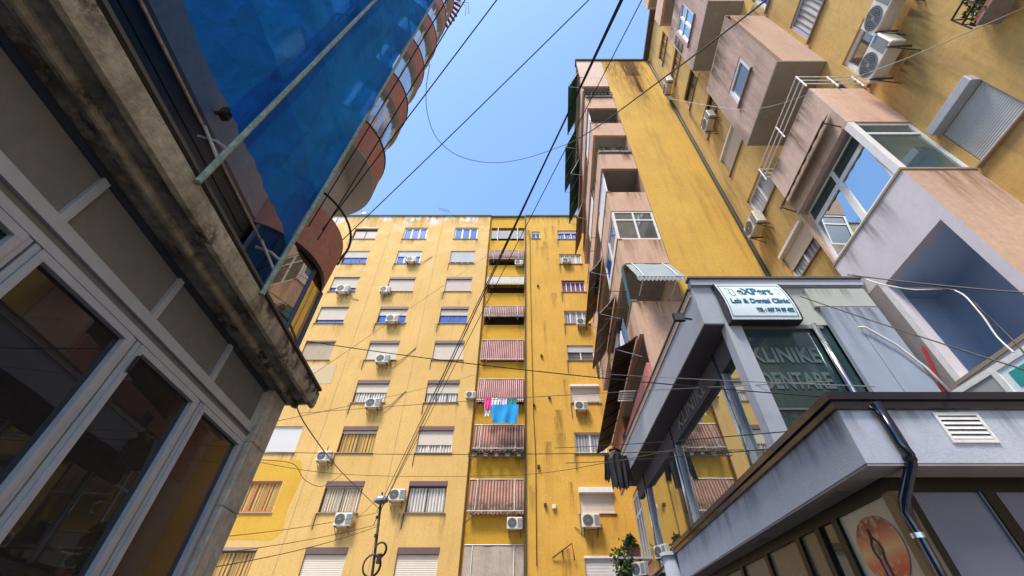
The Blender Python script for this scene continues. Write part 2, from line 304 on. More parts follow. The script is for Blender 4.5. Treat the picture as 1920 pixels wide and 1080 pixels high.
# ------------------------------------------------------------------ mesh helpers
class MB:
    def __init__(s, k=0.0): s.v = []; s.f = []; s.k = k          # k: plan skew of a building whose street front is not square to its ends
    def add(s, vs, fs):
        o = len(s.v); s.v += [(x + s.k * y, y, z) for x, y, z in vs]; s.f += [tuple(i + o for i in f) for f in fs]; return s
    def box(s, x0, x1, y0, y1, z0, z1):
        if x0 > x1: x0, x1 = x1, x0
        if y0 > y1: y0, y1 = y1, y0
        return s.add([(x0,y0,z0),(x1,y0,z0),(x1,y1,z0),(x0,y1,z0),(x0,y0,z1),(x1,y0,z1),(x1,y1,z1),(x0,y1,z1)],
                     [(0,3,2,1),(4,5,6,7),(0,1,5,4),(1,2,6,5),(2,3,7,6),(3,0,4,7)])
    def cbox(s, x0, x1, y0, y1, z0, z1, c=.01):                  # box with chamfered vertical and top edges
        pts = [(x0+c,y0),(x1-c,y0),(x1,y0+c),(x1,y1-c),(x1-c,y1),(x0+c,y1),(x0,y1-c),(x0,y0+c)]
        cx, cy = (x0+x1)/2, (y0+y1)/2
        def ins(p): return (p[0] + (c if p[0] < cx else -c)*.7, p[1] + (c if p[1] < cy else -c)*.7)
        rings = [[(*ins(p), z0) for p in pts], [(*p, z0+c) for p in pts], [(*p, z1-c) for p in pts], [(*ins(p), z1) for p in pts]]
        v = [q for r in rings for q in r]; f = []
        for r in range(3):
            for i in range(8): j = (i+1) % 8; f.append((r*8+i, r*8+j, r*8+8+j, r*8+8+i))
        f.append(tuple(range(7, -1, -1))); f.append(tuple(range(24, 32)))
        return s.add(v, f)
    def quad(s, a, b, c, d): return s.add([a, b, c, d], [(0,1,2,3)])
    def tube(s, pts, r, n=6, cap=True):
        pts = [Vector(p) for p in pts]; v = []; f = []
        up = Vector((0,0,1)); prev = None
        for i, p in enumerate(pts):
            d = (pts[min(i+1, len(pts)-1)] - pts[max(i-1, 0)]).normalized()
            a = d.cross(up)
            if a.length < .05: a = d.cross(Vector((1,0,0)))
            a.normalize()
            if prev is not None and a.dot(prev) < 0: a = -a
            prev = a; b = d.cross(a).normalized()
            for j in range(n):
                t = 2*math.pi*j/n; v.append(tuple(p + (a*math.cos(t) + b*math.sin(t))*r))
        for i in range(len(pts)-1):
            for j in range(n):
                k = (j+1) % n; f.append((i*n+j, i*n+k, (i+1)*n+k, (i+1)*n+j))
        if cap: f.append(tuple(range(n-1, -1, -1))); f.append(tuple(range((len(pts)-1)*n, len(pts)*n)))
        return s.add(v, f)
    def prism(s, prof, y0, y1):                                  # profile in x,z swept along y
        n = len(prof); v = [(x, y0, z) for x, z in prof] + [(x, y1, z) for x, z in prof]
        f = [(i, (i+1) % n, n+(i+1) % n, n+i) for i in range(n)] + [tuple(range(n-1, -1, -1)), tuple(range(n, 2*n))]
        return s.add(v, f)
    def sheet(s, P, nu, nv, th=0.0):                             # P(u,v) -> point
        v = [P(i/nu, j/nv) for j in range(nv+1) for i in range(nu+1)]
        f = [(j*(nu+1)+i, j*(nu+1)+i+1, (j+1)*(nu+1)+i+1, (j+1)*(nu+1)+i) for j in range(nv) for i in range(nu)]
        return s.add(v, f)
    def wall(s, axis, c, u0, u1, z0, z1, holes, depth):          # sheet with real openings; axis 'y': plane y=c, u=x; axis 'x': plane x=c, u=y
        us = sorted({u0, u1} | {h[0] for h in holes} | {h[1] for h in holes}); zs = sorted({z0, z1} | {h[2] for h in holes} | {h[3] for h in holes})
        us = [u for u in us if u0 <= u <= u1]; zs = [z for z in zs if z0 <= z <= z1]
        pt = (lambda u, d, z: (u, c + d, z)) if axis == 'y' else (lambda u, d, z: (c + d, u, z))
        for i in range(len(us)-1):
            um = (us[i]+us[i+1])/2
            run = None
            for j in range(len(zs)-1):
                zm = (zs[j]+zs[j+1])/2
                solid = not any(h[0] < um < h[1] and h[2] < zm < h[3] for h in holes)
                if solid: s.quad(pt(us[i],0,zs[j]), pt(us[i+1],0,zs[j]), pt(us[i+1],0,zs[j+1]), pt(us[i],0,zs[j+1]))
        for a, b, z_0, z_1 in holes:
            s.quad(pt(a,0,z_0), pt(a,depth,z_0), pt(a,depth,z_1), pt(a,0,z_1)); s.quad(pt(b,0,z_0), pt(b,depth,z_0), pt(b,depth,z_1), pt(b,0,z_1))
            s.quad(pt(a,0,z_0), pt(b,0,z_0), pt(b,depth,z_0), pt(a,depth,z_0)); s.quad(pt(a,0,z_1), pt(b,0,z_1), pt(b,depth,z_1), pt(a,depth,z_1))
        return s
    def mesh(s, name):
        me = bpy.data.meshes.new(name); me.from_pydata(s.v, [], s.f); me.update(); return me
    def build(s, name, mat, parent=None, loc=None, rz=0, smooth=False):
        me = s.mesh(name); return link(me, name, mat, parent, loc, rz, smooth)

def link(me, name, mat, parent=None, loc=None, rz=0, smooth=False):
    if mat is not None and not me.materials: me.materials.append(MATS[mat] if isinstance(mat, str) else mat)
    if smooth:
        for p in me.polygons: p.use_smooth = True
    o = bpy.data.objects.new(name, me); COL.objects.link(o); o.parent = parent
    if loc is not None: o.location = loc
    o.rotation_euler = (0, 0, rz); return o
def tag(o, label, cat, group=None):
    o['label'] = label; o['category'] = cat
    if group: o['group'] = group
    return o
def thing(name, label, cat, loc=(0,0,0), rz=0, group=None):
    o = bpy.data.objects.new(name, None); COL.objects.link(o); o.location = loc; o.rotation_euler = (0,0,rz); o.empty_display_size = .2
    return tag(o, label, cat, group)
def struct(o): o['kind'] = 'structure'; return o
CACHE = {}
def cached(key, fn):
    if key not in CACHE: CACHE[key] = fn()
    return CACHE[key]
def text_mesh(body, size, offset=0.0, space=1.0):
    cu = bpy.data.curves.new('lettering', 'FONT'); cu.body = body; cu.size = size; cu.align_x = 'CENTER'; cu.align_y = 'CENTER'
    cu.extrude = .004; cu.offset = offset; cu.space_character = space
    o = bpy.data.objects.new('tmp', cu); COL.objects.link(o)
    me = bpy.data.meshes.new_from_object(o.evaluated_get(bpy.context.evaluated_depsgraph_get()))
    bpy.data.objects.remove(o); bpy.data.curves.remove(cu); return me
def text(name, body, size, mat, parent, loc, rz=0, offset=0.0, width=None, space=1.0, tilt=90):
    me = text_mesh(body, size, offset, space)
    if width:
        xs = [v.co.x for v in me.vertices]; k = width / (max(xs)-min(xs))
        for v in me.vertices: v.co.x *= k
    o = link(me, name, mat, parent, loc); o.rotation_euler = (R(tilt), 0, rz); return o

# ------------------------------------------------------------------ windows, air conditioners, awnings (local frame: x along wall, -y outward, z up; origin bottom centre of the opening)
def slat_sheet(w, z0, z1, y, pitch=.055, dep=.012):
    m = MB(); n = max(2, int((z1-z0)/pitch)); h = (z1-z0)/n
    for i in range(n):
        z = z0 + i*h
        m.quad((-w/2, y, z), (w/2, y, z), (w/2, y-dep, z+h*.55), (-w/2, y-dep, z+h*.55))
        m.quad((-w/2, y-dep, z+h*.55), (w/2, y-dep, z+h*.55), (w/2, y, z+h), (-w/2, y, z+h))
    return m
def window(bld, loc, rz, w, h, frame='white_frame', pane='glass_blue', n=2, box=0.0, boxmat='brown_box', boxout=.03, shut=0.0, shmat='shutter_beige', curtain=None, cfrac=1.0, sill=True, depth=.16, transom=0, slat=.055, fw=.055):
    """frame mesh with panes, roller shutter, shutter box, curtain and sill as pieces"""
    H = h - box
    def frame_mesh():
        m = MB(); y0, y1 = depth-.10, depth-.03
        m.box(-w/2, w/2, y0, y1, 0, fw); m.box(-w/2, w/2, y0, y1, H-fw, H); m.box(-w/2, -w/2+fw, y0, y1, fw, H-fw); m.box(w/2-fw, w/2, y0, y1, fw, H-fw)
        for i in range(1, n): x = -w/2 + w*i/n; m.box(x-fw*.6, x+fw*.6, y0+.01, y1, fw, H-fw)
        if transom: m.box(-w/2+fw, w/2-fw, y0+.004, y1+.004, transom-fw/2, transom+fw/2)
        return m.mesh('window')
    f = link(cached(('f', w, H, n, frame, depth, transom, fw), frame_mesh), 'window', frame, bld, loc, rz)
    pw = (w-2*fw)/n
    for i in range(n):
        pm = cached(('p', round(pw,3), H, pane, depth), lambda: MB().box(-pw/2+.004, pw/2-.004, depth-.055, depth-.045, fw, H-fw).mesh('pane'))
        if curtain and cfrac == 1: break
        link(pm, 'pane', pane, f, (-w/2+fw+pw*(i+.5), 0, 0))
    if curtain:
        def cm():
            m = MB(); nn = int(w/.045)
            m.sheet(lambda u, v: (-w/2+fw+.003+u*(w-2*fw-.006), depth-.05-.018*math.sin(u*nn*1.7)-.01*math.sin(u*nn*.63), fw+.003+v*(H*cfrac-2*fw-.006)), nn*2, 1); return m.mesh('curtain')
        link(cached(('c', w, H, curtain, depth, cfrac), cm), 'curtain', curtain, f)
    if shut > 0:
        z0 = H*(1-shut)
        link(cached(('s', w, H, shut, shmat, depth, slat), lambda: slat_sheet(w-.02, z0+.004, H-.002, depth-.115, slat).mesh('roller_shutter')), 'roller_shutter', shmat, f)
    if box:
        link(cached(('b', w, h, box, boxmat, boxout, depth), lambda: MB().cbox(-w/2-.012, w/2+.012, -boxout, depth-.04, H+.002, h-.002, .012).mesh('shutter_box')), 'shutter_box', boxmat, f)
    if sill:
        link(cached(('l', w), lambda: MB().cbox(-w/2-.06, w/2+.06, -.07, .05, -.055, -.004, .012).mesh('sill')), 'sill', 'sill', f)
    return f

# casings come in two ages: newer white and yellowed
def ac_meshes():
    body = MB().cbox(-.4, .4, -.42, -.12, .0, .55, .02).mesh('casing')
    g = MB()
    N = 24
    for k, (r0, r1, y) in enumerate([(0, .05, -.433), (.075, .088, -.432), (.115, .128, -.432), (.155, .168, -.432), (.195, .208, -.432), (.222, .24, -.434)]):
        v = []; f = []
        for i in range(N):
            a = 2*math.pi*i/N; ca, sa = math.cos(a), math.sin(a)
            v += [(-.13+r0*ca, y, .275+r0*sa), (-.13+r1*ca, y, .275+r1*sa)]
        for i in range(N): j = (i+1) % N; f.append((2*i, 2*i+1, 2*j+1, 2*j))
        g.add(v, f)
    for i in range(8):
        a = math.pi*i/8*2
        g.tube([(-.13+.05*math.cos(a), -.431, .275+.05*math.sin(a)), (-.13+.225*math.cos(a+.5), -.431, .275+.225*math.sin(a+.5))], .003, 4)
    grille = g.mesh('fan_grille')
    d = MB(); v = [(-.13, -.4225, .275)]; f = []
    for i in range(N): a = 2*math.pi*i/N; v.append((-.13+.235*math.cos(a), -.4225, .275+.235*math.sin(a)))
    for i in range(N): f.append((0, 1+i, 1+(i+1) % N))
    d.add(v, f); fan = d.mesh('fan_opening')
    br = MB().box(-.014, .014, -.46, .03, -.035, -.003).box(-.014, .014, .004, .03, -.3, -.036).add([(-.01,-.42,-.036),(.01,-.42,-.036),(.01,-.39,-.036),(-.01,-.39,-.036),(-.01,.0,-.3),(.01,.0,-.3),(.01,.0,-.27),(-.01,.0,-.27)], [(0,1,5,4),(1,2,6,5),(2,3,7,6),(3,0,4,7)]).mesh('bracket')
    strip = MB().box(.155, .37, -.4265, -.4215, .06, .49).mesh('front_panel')
    lab = MB().box(.24, .36, -.4325, -.4275, .43, .48).mesh('maker_plate')
    return body, grille, fan, br, strip, lab
ACM = ac_meshes()
def aircon(label, loc, rz, s=1.0, group=None, label_plate=False, pipe=None):
    t = thing('air_conditioner', label, 'air conditioner', loc, rz, group); t.scale = (s, s, s)
    o_ = link(ACM[0].copy() if s < .96 else ACM[0], 'casing', 'ac_old' if s < .96 else 'ac_white', t); link(ACM[2], 'fan_opening', 'ac_dark', t); link(ACM[1], 'fan_grille', 'ac_mid', t)
    link(ACM[4], 'front_panel', 'ac_mid' if not label_plate else 'ac_white', t)
    if label_plate: link(ACM[5], 'maker_plate', 'label_blue', t)
    for x in (-.3, .3): link(ACM[3], 'bracket', 'bracket', t, (x, 0, 0))
    if pipe:
        MB().tube([(.4, -.2, .15), (.48, -.16, .13), (.55, -.1, .02), (pipe[0]*.6, -.06, pipe[1]*.4-.12), (pipe[0], -.02, pipe[1])], .022, 6).build('refrigerant_pipe', 'cable_grey', t)
    return t

def drape(w, top, bot, mat_pts=None, sag=.0, n=16, wob=.012, seed=0):   # cloth between two lines given as (y,z)
    m = MB()
    def P(u, v):
        x = -w/2 + u*w; y = top[0] + (bot[0]-top[0])*v; z = top[1] + (bot[1]-top[1])*v
        s = math.sin(math.pi*v)*sag; q = noise.noise(Vector((x*2+seed*7, v*3, seed)))*wob*3
        return (x, y - s + q, z - s*.6 + q*.5)
    m.sheet(P, n, 10); return m
def valance(w, y, z, h, n=12, scal=True):
    m = MB(); N = n*6
    def P(u, v):
        hh = h*(.62+.38*abs(math.sin(math.pi*n*u))) if scal else h
        return (-w/2+u*w, y - .008*math.sin(u*n*6.28) - .01*v, z - hh*v)
    m.sheet(P, N, 2); return m
def awning(label, loc, rz, w, top, bot, mat, group=None, val=.16, arms=True, armmat='white_paint', sag=.05, seed=0, scal=True, valmat=None, cassette=True):
    t = thing('awning', label, 'awning', loc, rz, group)
    drape(w, top, bot, sag=sag, seed=seed).build('awning_cloth', mat, t, smooth=True)
    if val: valance(w, bot[0]-.012, bot[1], val, scal=scal).build('valance', valmat or mat, t)
    if arms:
        for x in (-w*.36, w*.34):
            MB().tube([(x, top[0]-.03, top[1]), (x, (top[0]+bot[0])/2-sag-.05, (top[1]+bot[1])/2-.01), (x, bot[0]-.045, bot[1]), (x, .0, bot[1]-.12)], .016, 6).build('arm', armmat, t)
    MB().tube([(-w/2, bot[0]-.005, bot[1]), (w/2, bot[0]-.005, bot[1])], .02, 6).build('front_bar', armmat, t)
    if cassette: MB().tube([(-w/2, top[0]-.005, top[1]), (w/2, top[0]-.005, top[1])], .035, 8).build('roller_tube', 'grey_metal', t)
    return t
def leaves(name, mat, parent, pts, n, size, seed=1):
    rnd = random.Random(seed); m = MB()
    for _ in range(n):
        c, r = rnd.choice(pts)
        while True:
            d = Vector((rnd.uniform(-1,1), rnd.uniform(-1,1), rnd.uniform(-1,1)))
            if d.length < 1: break
        p = Vector(c) + Vector((d.x*r[0], d.y*r[1], d.z*r[2]))
        a = Vector((rnd.uniform(-1,1), rnd.uniform(-1,1), rnd.uniform(-1,.6))).normalized(); b = a.cross(Vector((rnd.uniform(-1,1), rnd.uniform(-1,1), rnd.uniform(-1,1)))).normalized()
        s = size*rnd.uniform(.6, 1.3); q = a.cross(b)*s*.15
        m.add([tuple(p), tuple(p+a*s*.5+b*s*.32+q), tuple(p+a*s), tuple(p+a*s*.5-b*s*.32+q)], [(0,1,2,3)])
    return m.build(name, mat, parent)
def garment(name, label, loc, rz, w, h, mat, seed=0, shape='towel', group='laundry hung out to dry', cat='laundry'):
    m = MB()
    def P(u, v):
        q = noise.noise(Vector((u*5+seed*3.1, v*1.5, seed)))
        ww = 1 - .12*v*(noise.noise(Vector((v*2, seed*5, 1)))+.6)
        if shape == 'shirt' and v < .35: ww *= 1.25
        hem = h*(1+.14*noise.noise(Vector((u*3, seed*2.2, 4))))
        return (-w/2*ww+u*w*ww, .035*math.sin(u*14+seed+v*2)*(.3+v)+.05*q, -hem*v)
    m.sheet(P, 18, 14); o = m.build(name, mat, None, loc, rz, smooth=True); return tag(o, label, cat, group)

def stain(parent, x, y, z, w, h, mat='drip_brown', rz=0, off=.004):    # run-off mark below a ledge; x,y,z = top centre on the wall in world space
    me = cached(('stain', w, h, mat, off), lambda: MB().quad((-w/2, -off, -h), (w/2, -off, -h), (w/2, -off, 0), (-w/2, -off, 0)).mesh('stain'))
    pl = parent.location; return link(me, 'stain', mat, parent, (x-pl[0], y-pl[1], z-pl[2]), rz)

# ------------------------------------------------------------------ ground
g = MB(); g.box(-400, 400, -300, 500, -.5, 0); struct(g.build('ground', 'paving'))
g = MB(); g.box(-2.2, 2.6, -60, 21, -.1, .004); struct(g.build('road', 'asphalt'))

# ================================================================== yellow apartment block closing the street (front plane y = 23)
BY = 23.0
B = thing('apartment_block', 'tall yellow and cream apartment block closing the end of the street', 'building', (-6, BY, 0))
def BW(mb, name, mat): 
    o = mb.build(name, mat, B); o.matrix_parent_inverse = Matrix.Translation((6, -BY, 0)); return o
rows = [29.15 - 3.02*i for i in range(9)]
ORD = ['top', 'second', 'third', 'fourth', 'fifth', 'sixth', 'seventh', 'eighth', 'ninth']
holes = []
for i, zc in enumerate(rows):
    for cx in (-13.85, -9.5, -5.1): holes.append((cx-1.0, cx+1.0, zc-.76, zc+.76))
BW(MB().wall('y', BY, -22, -3.06, 0, 31.5, holes, .22), 'cream_wall', 'cream')
BW(MB().quad((-3.06, BY, 0), (-3.06, BY+.14, 0), (-3.06, BY+.14, 31.5), (-3.06, BY, 31.5)), 'wall_edge', 'cream')
lh = [(-2.92, -.06, zc-.82, zc+.9) for zc in rows]
BW(MB().wall('y', BY+.14, -3.06, .02, 0, 31.5, lh, 1.3), 'loggia_wall', 'deep_ochre')
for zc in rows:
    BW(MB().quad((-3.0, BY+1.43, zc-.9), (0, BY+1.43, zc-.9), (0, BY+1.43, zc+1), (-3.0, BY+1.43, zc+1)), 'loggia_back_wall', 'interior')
rh = [(2.83, 4.6, zc-.78, zc+.4) for zc in rows] + [(.6, 1.32, 28.45, 29.4)]
BW(MB().wall('y', BY+.02, .02, 9.0, 0, 31.5, rh, .22), 'ochre_wall', 'ochre')
BW(MB().box(-22, 9, BY+1.6, BY+12, 0, 31.4), 'core', 'interior')
BW(MB().box(-22.1, -3.0, BY-.10, BY+3, 31.5, 31.62).box(-2.99, .03, BY-.02, BY+3, 31.5, 31.62).box(.04, 9, BY-.1, BY+3, 31.49, 31.61), 'roof_edge', 'roof_felt')
BW(MB().tube([(.03, BY-.06, 0), (.03, BY-.06, 31.4)], .045, 6), 'drain_pipe', 'bracket')
BW(MB().box(-3.10, -3.062, BY-.03, BY-.004, 0, 31.4), 'edge_trim', 'cable_brown')
BW(MB().box(-16.9, -16.82, BY-.03, BY-.004, 0, 31.3), 'edge_trim', 'sill')
# repainted patches of the wall
BW(MB().box(-14.3, -12.2, BY-.012, BY-.003, 14.55, 15.95), 'paint_patch', 'pale_patch')
BW(MB().wall('y', BY-.005, -19, -12.3, 6.05, 9.85, [(-14.9, -12.8, rows[7]-.83, rows[7]+.8)], .004).add([(-12.3, BY-.005, 6.05), (-11.95, BY-.005, 6.4), (-12.1, BY-.005, 7.5), (-11.9, BY-.005, 8.8), (-12.1, BY-.005, 9.5), (-12.3, BY-.005, 9.85)], [(0,1,2,3,4,5)]), 'paint_patch', 'golden_patch')
# vertical panel joints of the facade
for x in (-11.7, -7.3, -16.0):
    BW(MB().box(x-.008, x+.008, BY-.008, BY-.0021, 0, 31.4), 'joint', 'sill')

spec = {  # column: rows from the top
 -13.85: [dict(frame='dark_frame', pane='glass_tan', n=2, box=.18, boxmat='shutter_brownish', boxout=.05), dict(pane='glass_blue', n=3, shut=.5, frame='dark_frame'), dict(shut=.7, frame='dark_frame', box=.08), dict(shut=.75, frame='dark_frame', box=.1, n=3),
    dict(shut=.95, box=.16, shmat='shutter_brownish', frame='dark_frame'), dict(shut=.3, shmat='shutter_white', curtain='curtain_white'), dict(shut=1.0, shmat='shutter_white'), dict(frame='wood_orange', curtain='curtain_yellow', n=3, fw=.1), dict(curtain='curtain_yellow', box=.15, boxmat='sill', frame='dark_frame')],
 -9.5: [dict(n=3, fw=.09), dict(n=3, shut=.42, shmat='shutter_white', fw=.09), dict(shut=1.0, box=.25), dict(shut=.42, box=.25, n=3, frame='dark_frame'), dict(shut=1.0, box=.25),
    dict(shut=.46, box=.26, curtain='curtain_white', frame='dark_frame'), dict(curtain='curtain_yellow', box=.26, shut=.12, frame='dark_frame'), dict(curtain='curtain_pale', box=.28, shut=.05, frame='dark_frame'), dict(shut=1.0, box=.3, slat=.07)],
 -5.1: [dict(n=3, fw=.09), dict(shut=.84, shmat='shutter_white', n=4), dict(shut=1.0, box=.25), dict(shut=.42, box=.25, n=3, frame='dark_frame'), dict(shut=1.0, box=.25),
    dict(shut=.5, box=.26, curtain='curtain_white', n=3, frame='dark_frame'), dict(shut=.65, box=.26, curtain='curtain_white', n=3), dict(curtain='curtain_white', box=.26, frame='dark_frame'), dict(shut=1.0, box=.3, slat=.07)]}
for cx, L in spec.items():
    for i, kw in enumerate(L):
        o = window(B, (cx+6, 0, rows[i]-.76), 0, 2.0, 1.52, depth=.2, **kw)
rspec = [dict(n=3, curtain='curtain_white', cfrac=.6, shut=.3, shmat='shutter_white'), dict(n=4, curtain='curtain_white', fw=.06), dict(n=5, frame='white_frame', curtain='purple_curtain', box=.1, boxmat='rust'), dict(n=4, curtain='curtain_grey'), dict(n=2, shut=.45, shmat='shutter_white', pane='glass_grey'),
    dict(shut=.9, box=.14, boxmat='white_frame', boxout=.15, shmat='shutter_beige'), dict(n=2, curtain='curtain_grey', fw=.07), dict(shut=1.0, box=.25, boxmat='white_frame', boxout=.2, shmat='shutter_beige'), dict(shut=1.0, box=.1, boxmat='white_frame', shmat='shutter_white')]
for i, kw in enumerate(rspec):
    window(B, (3.715+6, .02, rows[i]-.78), 0, 1.77, 1.18, depth=.2, **kw)
window(B, (.96+6, .02, 28.45), 0, .72, .95, n=2, shut=.3, shmat='shutter_white', depth=.2)
# dark run-off stains: thin drip pipes at the window corners
for cx in (-9.5, -5.1):
    for i in range(1, 8):
        BW(MB().tube([(cx-1.03, BY-.03, rows[i]-.8), (cx-1.03, BY-.03, rows[i]-1.5)], .018, 5), 'drip_pipe', 'bracket')
for i in range(8): BW(MB().tube([(2.8, BY-.02, rows[i]-.8), (2.8, BY-.02, rows[i]-1.75)], .016, 5), 'drip_pipe', 'bracket')

# air conditioners of this block
COLN = {'c1': 'first-column', 'c2': 'second-column', 'c3': 'third-column'}
GB = 'air conditioners on the yellow block'
def bac(x, z, label, s=1.0, plate=False, pipe=None, y=BY): aircon(label, (x, y, z-.27*s), 0, s, GB, plate, pipe)
bac(-13.6, 22.25, 'white air conditioner hung across the left-column window in the third row', 1.15, False, (1.1, -.4))
bac(-10.45, 22.25, 'small white air conditioner left of a fully shuttered window, third row', .95, False, (.75, .15))
bac(-9.1, 25.5, 'white air conditioner under blue panes in the second row, bent pipe beside', .95, False, (1.6, 1.0))
bac(-9.3, 19.45, 'white air conditioner over blue curtains in the fourth row', 1.05, False, (.9, .2))
bac(-9.2, 16.15, 'white air conditioner below a closed beige shutter in the fifth row', 1.05, False, (1.8, 1.3))
bac(-9.05, 13.05, 'white air conditioner with looping pipe below half open shutter in the sixth row', 1.05, False, (1.6, 1.2))
bac(-10.95, 9.95, 'white air conditioner beside the yellow-curtained window in the seventh row', .95, False, (-.1, 1.0))
bac(-8.97, 6.85, 'white air conditioner with blue plate under pale striped curtains near the street lamp', 1.05, True)
bac(-6.55, 7.98, 'white air conditioner just right of the street lamp head', 1.0, True)
bac(-3.28, 13.65, 'small white air conditioner on the wall corner left of the laundry', .75)
bac(-.5, 6.72, 'white air conditioner below the lowest red striped awning', .95, False, (.75, .9), BY+.1)
bac(-.45, 25.3, 'white air conditioner at the right end of the topmost striped awning', .85, False, None, BY+.1)
bac(3.36, 25.45, 'white air conditioner at a white window in the second row, right side', .85)
bac(4.0, 19.2, 'white air conditioner with round black fan beside brown awnings', .95)
bac(3.35, 12.9, 'white air conditioner under a beige rolled shutter, right side mid height', .95)
bac(3.25, 6.8, 'large white air conditioner under the boxed shutter near the hanging black jacket', 1.1, False, (-.7, .1))

# loggia awnings
GA = 'awnings of the loggia column on the yellow block'
lx = -1.49; ly = BY+.12
MB().box(-2.9, -.08, BY+.2, BY+.24, rows[0]-.35, rows[0]-.3).box(-2.3, -2.26, BY+.2, BY+.24, rows[0]-.82, rows[0]+.9)
BW(MB().box(-2.9, -.08, BY+.18, BY+.2, rows[0]-.5, rows[0]+.55), 'loggia_screen', 'mesh_screen')
BW(MB().box(-2.36, -2.31, BY+.10, BY+.15, rows[0]-.82, rows[0]+.88).box(-.66, -.61, BY+.10, BY+.15, rows[0]-.82, rows[0]+.88), 'loggia_post', 'white_paint')
def lawn(i, label, mat, drop, out, val=.14, scal=True, seed=0, sag=.04, valmat=None):
    zc = rows[i]
    return awning(label, (lx, ly, zc), 0, 2.86, (-.04, .86), (-out, .86-drop), mat, GA, val, True, 'white_paint', sag, seed, scal, valmat)
lawn(1, 'grimy red striped awning, highest of the striped ones, above an air conditioner', 'red_stripe_grey', 1.25, .32, .1, True, 1, .10)
lawn(2, 'plain cream awning with scalloped hem in the loggia column', 'cream_awning', 1.0, .40, .2, True, 2)
lawn(3, 'half lowered red striped awning with dark gap, fourth row', 'red_stripe_grey', 1.1, .35, .16, True, 3, .09)
lawn(4, 'clean straight red and white striped awning, fifth row', 'red_stripe', 1.62, .22, .1, False, 4, .02)
lawn(5, 'red and white striped awning directly above the hanging laundry', 'red_stripe', 1.55, .30, .16, True, 5)
lawn(6, 'faded brownish striped awning directly below the laundry, over plant railing', 'red_stripe_faded', 1.5, .42, .2, True, 6)
lawn(7, 'mouldy red striped awning lowest of the striped ones', 'red_stripe_faded', 1.6, .35, .18, True, 7)
lawn(8, 'plain beige cloth awning at the bottom of the loggia column', 'beige_stripe', 1.66, .2, .0, False, 8, .02)
# little poles sticking out beside the loggias
for i in range(1, 9):
    BW(MB().tube([(-3.1, BY, rows[i]-1.3), (-2.55, BY-.55, rows[i]-1.05)], .022, 5), 'line_pole', 'bracket')
# plant railing under the faded awning
pr = thing('plant_railing', 'black iron railing with flower pots under the faded striped awning', 'railing', (lx, BY+.1, rows[6]-.95))
MB().tube([(-1.6, -.45, .05), (1.42, -.45, .05)], .02, 6).tube([(-1.6, -.45, -.16), (1.42, -.45, -.16)], .02, 6).build('rail', 'iron', pr)
for k in range(10): MB().tube([(-1.58+k*.33, -.45, .05), (-1.58+k*.33, -.45, -.16)], .012, 5).build('baluster', 'iron', pr)
for s_ in (-1.55, 1.38): MB().tube([(s_, 0, -.1), (s_, -.45, -.16)], .018, 5).build('bracket', 'iron', pr)
for k in range(5):
    pt = thing('flower_pot', ['leftmost', 'second', 'middle', 'fourth', 'rightmost'][k] + ' potted plant on the iron railing under the faded striped awning', 'potted plant', (lx-1.25+k*.6, BY-.25, rows[6]-1.08), 0, 'flower pots on the railing')
    MB().prism([(-.1, 0), (.1, 0), (.13, .2), (-.13, .2)], -.1, .1).build('pot', 'planter_grey', pt); leaves('foliage', 'leaf', pt, [((0,0,.28), (.2,.15,.15))], 60, .12, k+3)
# laundry under the red awning
lz = rows[5]-.78
for k, (dx, w, h, mt, nm) in enumerate([(-1.25, .42, .72, 'pink_cloth', 'bright pink cloth hanging on the line, leftmost'), (-.80, .46, .55, 'white_cloth', 'white cloth hanging beside the pink one'), (-.32, .42, .85, 'lilac_cloth', 'pale lilac shirt hanging in the middle of the line'), (.17, .55, .95, 'green_towel', 'dark teal towel hanging at the right end of the line')]):
    garment('laundry', nm, (lx+dx+.55, BY-.62+.02*k, lz), 0, w, h, mt, k+1)
garment('laundry', 'large bright blue sheet hanging below the other laundry', (lx+.35, BY-.86, lz-.55), 0, 1.55, 1.1, 'cyan_cloth', 9)
garment('laundry', 'white cloth corner showing under the pink laundry', (lx-.66, BY-.52, lz-.6), 0, .4, .5, 'white_cloth', 12)
tag(MB().tube([(-2.6, BY-.62, lz+.02), (-.2, BY-.62, lz+.02)], .01, 5).tube([(-2.6, BY-.62, lz+.02), (-2.6, BY+.1, lz+.1)], .012, 5).tube([(-.2, BY-.62, lz+.02), (-.2, BY+.1, lz+.1)], .012, 5).build('clothes_line', 'iron'), 'thin clothes line on two arms carrying the bright laundry', 'clothes line')
# roof things
a = thing('roof_antenna', 'thin television antenna on the roof edge of the yellow block', 'antenna', (-7.6, BY+.5, 31.6))
MB().tube([(0,0,0), (.05,0,1.5)], .03, 6).build('mast', 'grey_metal', a); MB().tube([(-.6,0,1.75), (.6,0,1.25)], .02, 5).build('boom', 'grey_metal', a)
for k in range(7): MB().tube([(-.5+k*.16, -.3, 1.7-k*.066), (-.5+k*.16, .3, 1.7-k*.066)], .014, 4).build('element', 'grey_metal', a)
def dome(name, label, loc, r, mat, cat):
    t = thing(name, label, cat, loc); m = MB()
    m.sheet(lambda u, v: (r*math.sin(v*1.1)*math.cos(u*6.2832), -r*.9*math.cos(v*1.1)+.6*r, r*math.sin(v*1.1)*math.sin(u*6.2832)+r), 20, 6)
    m.build('dish', mat, t, smooth=True); MB().tube([(0,.1,0), (0,.1,r)], .04, 6).build('mast', 'grey_metal', t); MB().tube([(0,-.1*r,r*.1), (0,-r,r*.9)], .02, 5).build('feed_arm', 'grey_metal', t)
    MB().cbox(-.05,.05,-r-.08,-r+.02,r*.85,r*.98,.01).build('receiver', 'ac_white', t)
dome('satellite_dish', 'grey satellite dish on the roof edge above the rounded balcony', (-14.9, BY+.3, 31.6), .55, 'grey_metal', 'satellite dish')
